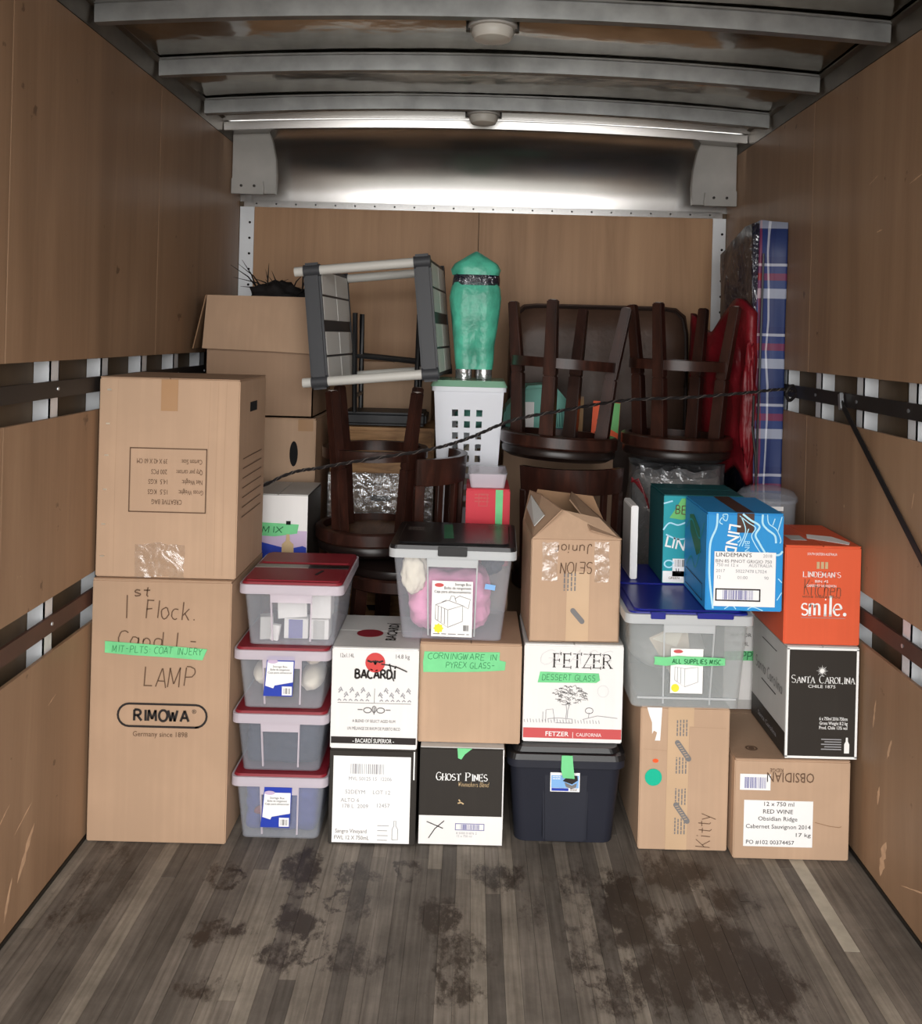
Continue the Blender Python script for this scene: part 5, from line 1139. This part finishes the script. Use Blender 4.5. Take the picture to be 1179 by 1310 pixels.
for k in range(4):
    p, q_ = cr[k], cr[(k+1) % 4]
    s_ = hamper_side((p[0]*b0, p[1]*b0, 0), (q_[0]*b0, q_[1]*b0, 0), (q_[0]*b1, q_[1]*b1, dz-.015), (p[0]*b1, p[1]*b1, dz-.015), 3, 9, .30, .66, .22, .83, .045, .022); mb.add(s_.v, s_.f)
mb.add([(c*b0, s*b0, .004) for c, s in cr], [(0,1,2,3)])
o = mb.build('basket', 'hamper', t); md = o.modifiers.new('wall', 'SOLIDIFY'); md.thickness = .003
collar('rim', 'hamper', t, .145, .145, dz-.03, dz-.012, .014, .02)
slab('lid', 'hamper_lid', t, .150, .150, dz-.012, dz+.012, .022, .012)
tag(blob_obj('laundry', 'beige', None, (0, 0, 0), (.07, .07, .14), .2, 2.4, 31, loc=(-.01, 3.715, .97)), 'beige laundry inside the white hamper', 'laundry')
tag(blob_obj('laundry', 'teal_pack', None, (0, 0, 0), (.07, .06, .05), .2, 2.4, 32, sub=3, loc=(.005, 3.72, 1.23)), 'green cloth near the top inside the white hamper', 'laundry')
carton('brown_carton', -.06, .125, 3.60, 3.84, .001, .768, 'kraft_c', 'brown carton on the floor under the white hamper')
# twin tubes in a teal plastic bag, standing on the hamper lid
t = thing('bagged_bottles', (.006, 3.715, 1.3835), 'pair of bottles wrapped in a teal plastic bag on the hamper lid', 'bag')
t.scale = (1.06, 1.06, 1.12)
for s in (-1, 1):
    MB().lathe([(0, 0), (.03, 0), (.031, .01), (.031, .14), (.03, .25), (.03, .33), (.026, .36), (0, .37)], 20, c=(s*.038, 0)).build('bottle', 'silver', t, smooth=True)
def bag(name, mat, parent, rings, n=28, seed=0, amp=.006):
    vs = []
    for j, (rx, ry, z, pinch) in enumerate(rings):
        for i in range(n):
            a = 2*PI*i/n; c, s = math.cos(a), math.sin(a); k = 1-pinch*(1-abs(c))**2+amp/.06*noise.noise((c*2.5, s*2.5+seed, z*14))
            vs.append((rx*c*k if False else rx*c*(1+amp/.06*noise.noise((c*2, s*2, z*12+seed))), ry*s*k, z))
    m_ = len(rings); fs = [(j*n+i, j*n+(i+1) % n, (j+1)*n+(i+1) % n, (j+1)*n+i) for j in range(m_-1) for i in range(n)]
    fs.append(tuple((m_-1)*n+i for i in range(n)))
    return MB().add(vs, fs).build(name, mat, parent, smooth=True)
bag('bag_skirt', 'teal_bag', t, [(.072, .046, .035, .35), (.075, .046, .06, .4), (.078, .048, .12, .4), (.085, .052, .18, .35), (.093, .056, .24, .3), (.096, .06, .29, .4), (.093, .058, .325, .4), (.085, .052, .345, .5)], seed=3)
bag('bag_neck', 'film_dark', t, [(.09, .055, .335, .4), (.088, .053, .36, .3), (.084, .05, .375, .3)], seed=4)
bag('bag_crown', 'teal_bag', t, [(.086, .052, .372, .2), (.092, .055, .392, .2), (.082, .048, .412, .2), (.05, .032, .432, .1), (.022, .016, .448, 0), (.003, .003, .458, 0)], seed=5)
# red box behind the black-lidded bin
carton('brown_carton', -.012, .145, 3.25, 3.49, .001, .745, 'kraft_c', 'slim brown carton on the floor under the red box')
t, F, w, h = carton('red_box', -.01, .145, 3.25, 3.47, .7465, 1.018, 'red_card', 'red box with green tape behind the black-lidded bin', flap='x')
part(patch(F, 'green_tape', 'tape_green', [(.105, .0), (.128, .0), (.13, h-.002), (.104, h-.002)], 1.5), 'vertical green tape strip'); microprint(F, 'ink_band', .03, h-.02, .05, 3, .012, rot=0); frame(F, 'printed_mark', 'ink_band', .045, .075, h-.06, h-.018, .003)
t = thing('clear_tray', (.065, 3.36, 1.0185), 'shallow clear plastic tray on the red box', 'tray'); tapered('tray_wall', 'rim', t, .06, .09, .068, .1, 0, .05, .002, r=.012); slab('tray_lid', 'clear', t, .07, .102, .05, .054, .012)
# large leather sofa section on end at the back
t = thing('leather_sofa_section', (.578, 4.29, .001), 'brown leather sofa section standing on end against the front wall', 'sofa')
def cushion(name, mat, parent, w, h0, h1, d, bul):
    bm = bmesh.new(); bmesh.ops.create_cube(bm, size=2); bmesh.ops.subdivide_edges(bm, edges=bm.edges, cuts=13, use_grid_fill=True)
    for v in bm.verts:
        x, y_, z = v.co; p = 14; n_ = (abs(x)**p+abs(z)**p)**(1/p); f_ = max(abs(x), abs(z))/n_ if n_ > 1e-6 else 1
        x2, z2 = x*f_, z*f_; e = max(abs(x2), abs(z2)); th = d*(1-.35*e**6)+bul*noise.noise((x*2.2, y_, z*3))*(1-e**4)
        v.co = Vector((x2*w, y_*th, (h0+h1)/2+z2*(h1-h0)/2))
    me = bpy.data.meshes.new(name); bm.to_mesh(me); bm.free(); me.shade_smooth(); me.materials.append(M[mat]); o = bpy.data.objects.new(name, me); C.objects.link(o); o.parent = parent; return o
cushion('upholstery', 'leather', t, .411, .0, 1.712, .10, .02)
lp = []
for i in range(97):
    a = 2*PI*i/96; c_, s_ = math.cos(a), math.sin(a); n_ = (abs(c_)**14+abs(s_)**14)**(1/14); lp.append((.398*c_/n_, -.072, .856+.842*s_/n_))
MB().tube(lp, .008, 6, cap=False).build('piping', 'leather_seam', t, smooth=True)
# carton behind the middle stool carrying the teal pack, a stick and an orange card
carton('brown_carton', .14, .60, 3.87, 4.15, .001, 1.09, 'kraft_c', 'tall brown carton behind the middle upturned stool')
t = thing('teal_pack', (.285, 4.0, 1.092), 'teal wrapped pack with white label behind the middle upturned stool', 'pack'); t.scale = (1, 1, 1.2)
MB().prism([(-.15, .07), (-.145, .13), (-.06, .215), (.06, .225), (.14, .15), (.148, .07)], -.11, .11).build('wrapper', 'teal_pack', t, bevel=.012, seg=2); bx('dark_base', 'navy_cloth', t, -.15, .148, -.111, .111, 0, .07, bevel=.004)
F = Face(t, (-.15, -.111, 0)); rect(F, 'white_label', 'paper', .04, .13, .03, .16, 1.5); rect(F, 'green_tape', 'tape_green', .03, .09, .12, .17, 3)
for i in range(10): ribbon(F, 'rib', 'teal_dark', [[(.185+.011*i, .075), (.18+.011*i, .14)]], .002, 1.5)
t = thing('wooden_stick', (.46, 3.93, 1.092), 'pale wooden stick standing behind the middle upturned stool', 'stick', None, (0, .03, 0)); MB().bar((0, 0, 0), (0, 0, .21), .026, .014, up=(0,1,0)).build('shaft', 'wood_stick', t, bevel=.003); bx('worn_end', 'kraft', t, -.012, .012, -.006, .006, .208, .218)
t = thing('orange_card', (.560, 3.90, 1.092), 'bright orange card with green tape behind the middle upturned stool', 'card', None, (-.06, .06, 0)); bx('card', 'orange_flu', t, -.055, .06, -.003, .003, 0, .20); F = Face(t, (-.055, -.003, 0)); patch(F, 'green_tape', 'green_card', [(.072, .09), (.114, .07), (.114, .198), (.066, .198)], 1); microprint(F, 'ink', .02, .12, .035, 1, .01); ribbon(F, 'pen_mark', 'ink', [[(.015, .03), (.022, .05), (.012, .06), (.02, .075)]], .003, 2)
# grey cabinet swathed in stretch film under the right-hand stool
t = thing('wrapped_cabinet', (.812, 3.63, .001), 'dark grey cylinder bin swathed in shiny film, under the right upturned stool', 'bin')
MB().lathe([(0, 0), (.155, 0), (.162, .02), (.168, 1.02), (.158, 1.035), (0, 1.04)], 36).build('drum', 'greypaint', t, smooth=True)
mb = MB(); vs = []; n_ = 72; rows = 20
for j in range(rows+1):
    for i in range(n_):
        a = 2*PI*i/n_; u = j/rows; z = .62+.46*min(1, u/.65) if u < .65 else 1.08; r0 = .178+.010*math.sin(u*5) if u < .65 else .18*(1-u)/.35
        k = noise.noise((math.cos(a)*4, math.sin(a)*4, u*5))+.5*noise.noise((math.cos(a)*11, math.sin(a)*11, u*13))
        vs.append(((r0+.012*k)*math.cos(a), (r0+.012*k)*math.sin(a), min(1.0855, z+.02*k*(1 if u > .2 else .3)-.006)))
mb.add(vs, [(j*n_+i, j*n_+(i+1) % n_, (j+1)*n_+(i+1) % n_, (j+1)*n_+i) for j in range(rows) for i in range(n_)]); mb.build('film_wrap', 'film_grey', t, smooth=True)
tie = MB()
for i in range(7): tie.tube([(-.20, -.15, 1.02+.003*i), (-.18+.012*i*.5, -.175, 1.035-.012*i), (-.165+.004*i, -.19, 1.0-.012*i)], .003, 5)
tie.build('red_tie', 'red_cloth', t)
# plaid bag against the right wall in clear film
t = thing('plaid_bag', (1.139, 3.77, .001), 'tall blue and red plaid zip bag against the right wall, in clear film', 'bag')
def lump(name, mat, parent, x0, x1, y0, y1, z0, z1f, seed, amp, nx=4, ny=14, nz=40):
    bm = bmesh.new(); bmesh.ops.create_cube(bm, size=2)
    bmesh.ops.subdivide_edges(bm, edges=bm.edges, cuts=15, use_grid_fill=True)
    for v in bm.verts:
        x, y_, z = v.co
        e = [1-.08*(abs(a)**8) for a in (x, y_, z)]
        X = (x0+x1)/2+x*(x1-x0)/2; Y = (y0+y1)/2+y_*(y1-y0)/2; zt = z1f(Y); Z = z0+(zt-z0)*(z+1)/2
        k = noise.noise((X*9+seed, Y*7, Z*5))+.5*noise.noise((X*20+seed, Y*17, Z*13))
        v.co = Vector((min(x1, X+amp*k*(1 if x < 0 else .1)), Y+amp*k*.8, max(z0, Z+amp*k*.6)))
    me = bpy.data.meshes.new(name); bm.to_mesh(me); bm.free(); me.shade_smooth(); me.materials.append(M[mat]); o = bpy.data.objects.new(name, me); C.objects.link(o); o.parent = parent; return o
lump('bag_body', 'plaid', t, -.05, .062, -.22, .26, 0, lambda Y: 2.025-max(0, Y+.1)*.22, 2, .014)
lump('film_cover', 'film_dark', t, -.066, -.048, -.215, .27, .95, lambda Y: 2.02-max(0, Y+.1)*.22, 5, .018)
MB().tube([(-.04, -.236, .2), (-.042, -.238, 1.0), (-.035, -.236, 1.9)], .004, 6).build('zip', 'shelf_dark', t)
# red nylon draped behind the right-hand stool
t = thing('red_jacket', (0, 0, 0), 'red nylon garment slumped between the right upturned stool and plaid bag', 'garment')
mb = MB(); vs = []; NU, NV = 18, 26
for j in range(NV+1):
    for i in range(NU+1):
        u, v = i/NU, j/NV
        X = 1.060-.115*u; Y = 3.49+.48*u; top = 1.672-.03*u+.004*math.sin(u*11); Z = 1.02+.06*math.sin(u*7)+(top-1.02)*v
        k = noise.noise((u*4, v*5, 3))+.5*noise.noise((u*10, v*9, 5))
        vs.append((X-.012*k, Y-.018*k+.012*math.sin(u*16), Z+.012*k*(1-v**6)))
mb.add(vs, [(j*(NU+1)+i, j*(NU+1)+i+1, (j+1)*(NU+1)+i+1, (j+1)*(NU+1)+i) for j in range(NV) for i in range(NU)])
o = mb.build('cloth', 'red_cloth', t, smooth=True); md = o.modifiers.new('thick', 'SOLIDIFY'); md.thickness = .03; md.offset = 0
blob_obj('sleeve', 'red_cloth', t, (1.045, 3.485, 1.30), (.026, .024, .24), .35, 2, 41, sub=4)
# clear tub on the white carton by the right wall
t = thing('clear_tub', (1.075, 3.33, .6415), 'round clear plastic tub with lid behind the orange carton', 'tub')
MB().lathe([(0, 0), (.085, 0), (.09, .01), (.10, .36), (.097, .36), (.087, .012), (0, .004)], 32).build('tub_wall', 'clear', t, smooth=True); MB().lathe([(0, .40), (.05, .398), (.092, .385), (.106, .365), (.106, .352), (.101, .352), (.1, .362), (0, .364)], 32).build('tub_lid', 'clear_dim', t, smooth=True); rectF = Face(t, (-.05, -.1, .0), lift=.004); rect(rectF, 'label_strip', 'paper', .02, .075, .33, .345, 1)

# ================================================================== rope and strap
def smooth_path(pts, n=14):
    out = []; P = [Vector(p) for p in [pts[0]]+pts+[pts[-1]]]
    for i in range(1, len(P)-2):
        p0, p1, p2, p3 = P[i-1:i+3]
        for j in range(n):
            u = j/n; out.append(.5*((2*p1)+(p2-p0)*u+(2*p0-5*p1+4*p2-p3)*u*u+(3*p1-p0-3*p2+p3)*u**3))
    out.append(P[-1]); return out
t = thing('tie_down_rope', (XR-.012, 3.42, 1.38), 'black twisted rope stretched across the heap between the side rails', 'rope')
inv = Vector((XR-.012, 3.42, 1.38))
ROPE_PTS = [Vector(p) for p in ((-1.128, 3.24, .735), (-.90, 3.21, .90), (-.651, 3.2, 1.05), (-.511, 3.2, 1.086), (-.354, 3.19, 1.119), (-.138, 3.18, 1.161), (-.004, 3.18, 1.204), (.142, 3.18, 1.268), (.32, 3.22, 1.304), (.561, 3.36, 1.336), (.798, 3.385, 1.351), (.999, 3.40, 1.371), (1.143, 3.41, 1.388), (1.191, 3.42, 1.382))]
path = smooth_path(ROPE_PTS, 40)
def strand(ph, r, off, mat, name, every=1):
    q = []
    for i, p in enumerate(path):
        d = (path[min(i+1, len(path)-1)]-path[max(i-1, 0)]).normalized(); x = d.cross(Vector((0, 0, 1))).normalized(); y_ = x.cross(d); a = i*.55+ph
        q.append(p-inv+x*off*math.cos(a)+y_*off*math.sin(a))
    return MB().tube(q, r, 6).build(name, mat, t, smooth=True)
strand(0, .0036, .0028, 'rope', 'strand'); strand(PI, .0036, .0028, 'rope', 'strand'); strand(PI/2, .0011, .0053, 'rope_fleck', 'fleck_yarn')
MB().tube(smooth_path([Vector((0, -.03, 0)), Vector((-.02, -.05, .025)), Vector((-.045, -.06, 0)), Vector((-.03, -.05, -.03)), Vector((0, -.03, -.01))], 8), .006, 6).build('knot_loop', 'rope', t, smooth=True)
MB().tube([Vector(p)-inv for p in ((1.04, 3.40, 1.362), (1.035, 3.39, 1.25), (1.045, 3.385, 1.15), (1.05, 3.38, 1.07))], .005, 6).build('tail', 'rope', t, smooth=True)
t = thing('ratchet_strap', (XR-.006, 2.995, 1.38), 'black webbing strap hanging diagonally from the right upper rail', 'strap')
MB().bar((0, 0, .02), (-.004, -.02, -.03), .02, .012, up=(1, 0, 0)).build('hook', 'galv', t, bevel=.002)
MB().bar((-.004, -.02, -.01), (-.006, -.78, -.52), .022, .003, up=(1, 0, 0)).build('webbing', 'strap', t)

# ================================================================== print belongs to the label or tape that carries it, fittings to their part
bpy.context.view_layer.update()
CARRY = ('product_label', 'label_sheet', 'address_label', 'barcode_label', 'green_tape', 'printed_tape', 'roundel', 'red_band', 'dark_band', 'label_picture', 'yellow_green_tape', 'white_label', 'barcode_panel', 'front_panel')
PRINT = ('lettering', 'handwriting', 'barcode', 'barcode_frame', 'fine_print', 'label_logo', 'label_panel', 'label_bar', 'barcode_panel', 'crate_drawing', 'yellow_burst', 'yellow_spot', 'tape_logo', 'logo_print', 'bat_emblem', 'roundel_ring', 'bottle_drawing', 'tote_picture', 'label_picture')
stem = lambda o: o.name.split('.')[0]
def bounds(o):
    v = [Vector(c) for c in o.bound_box]; return Vector([min(p[i] for p in v) for i in range(3)]), Vector([max(p[i] for p in v) for i in range(3)])
for root in [o for o in S.objects if o.type == 'EMPTY' and o.parent is None]:
    kids = [c for c in root.children if c.type == 'MESH']
    car = sorted([(c, *bounds(c)) for c in kids if stem(c) in CARRY and stem(c) not in ('label_picture', 'barcode_panel', 'front_panel')], key=lambda q: (q[2]-q[1]).length)
    for c in kids:
        if stem(c) not in PRINT: continue
        lo, hi = bounds(c); m_ = (lo+hi)/2
        for q, a, b in car:
            if q is not c and all(a[i]-.012 <= m_[i] <= b[i]+.012 for i in range(3)) and all(a[i]-.006 <= lo[i] and hi[i] <= b[i]+.006 for i in (0, 2)):
                c.parent = q; break
    for c in kids:
        st = stem(c); host = {'lid_panel': 'lid', 'lid_strip': 'lid', 'lid_slot': 'lid', 'foot_glide': 'leg', 'seat_underside': 'seat_frame', 'deck_end': 'deck_panel', 'envelope_flap': 'sheet'}.get(st)
        if host:
            hs = [k for k in kids if stem(k) == host]
            if hs:
                cc = sum(bounds(c), Vector())/2; c.parent = min(hs, key=lambda k: (sum(bounds(k), Vector())/2-cc).length)
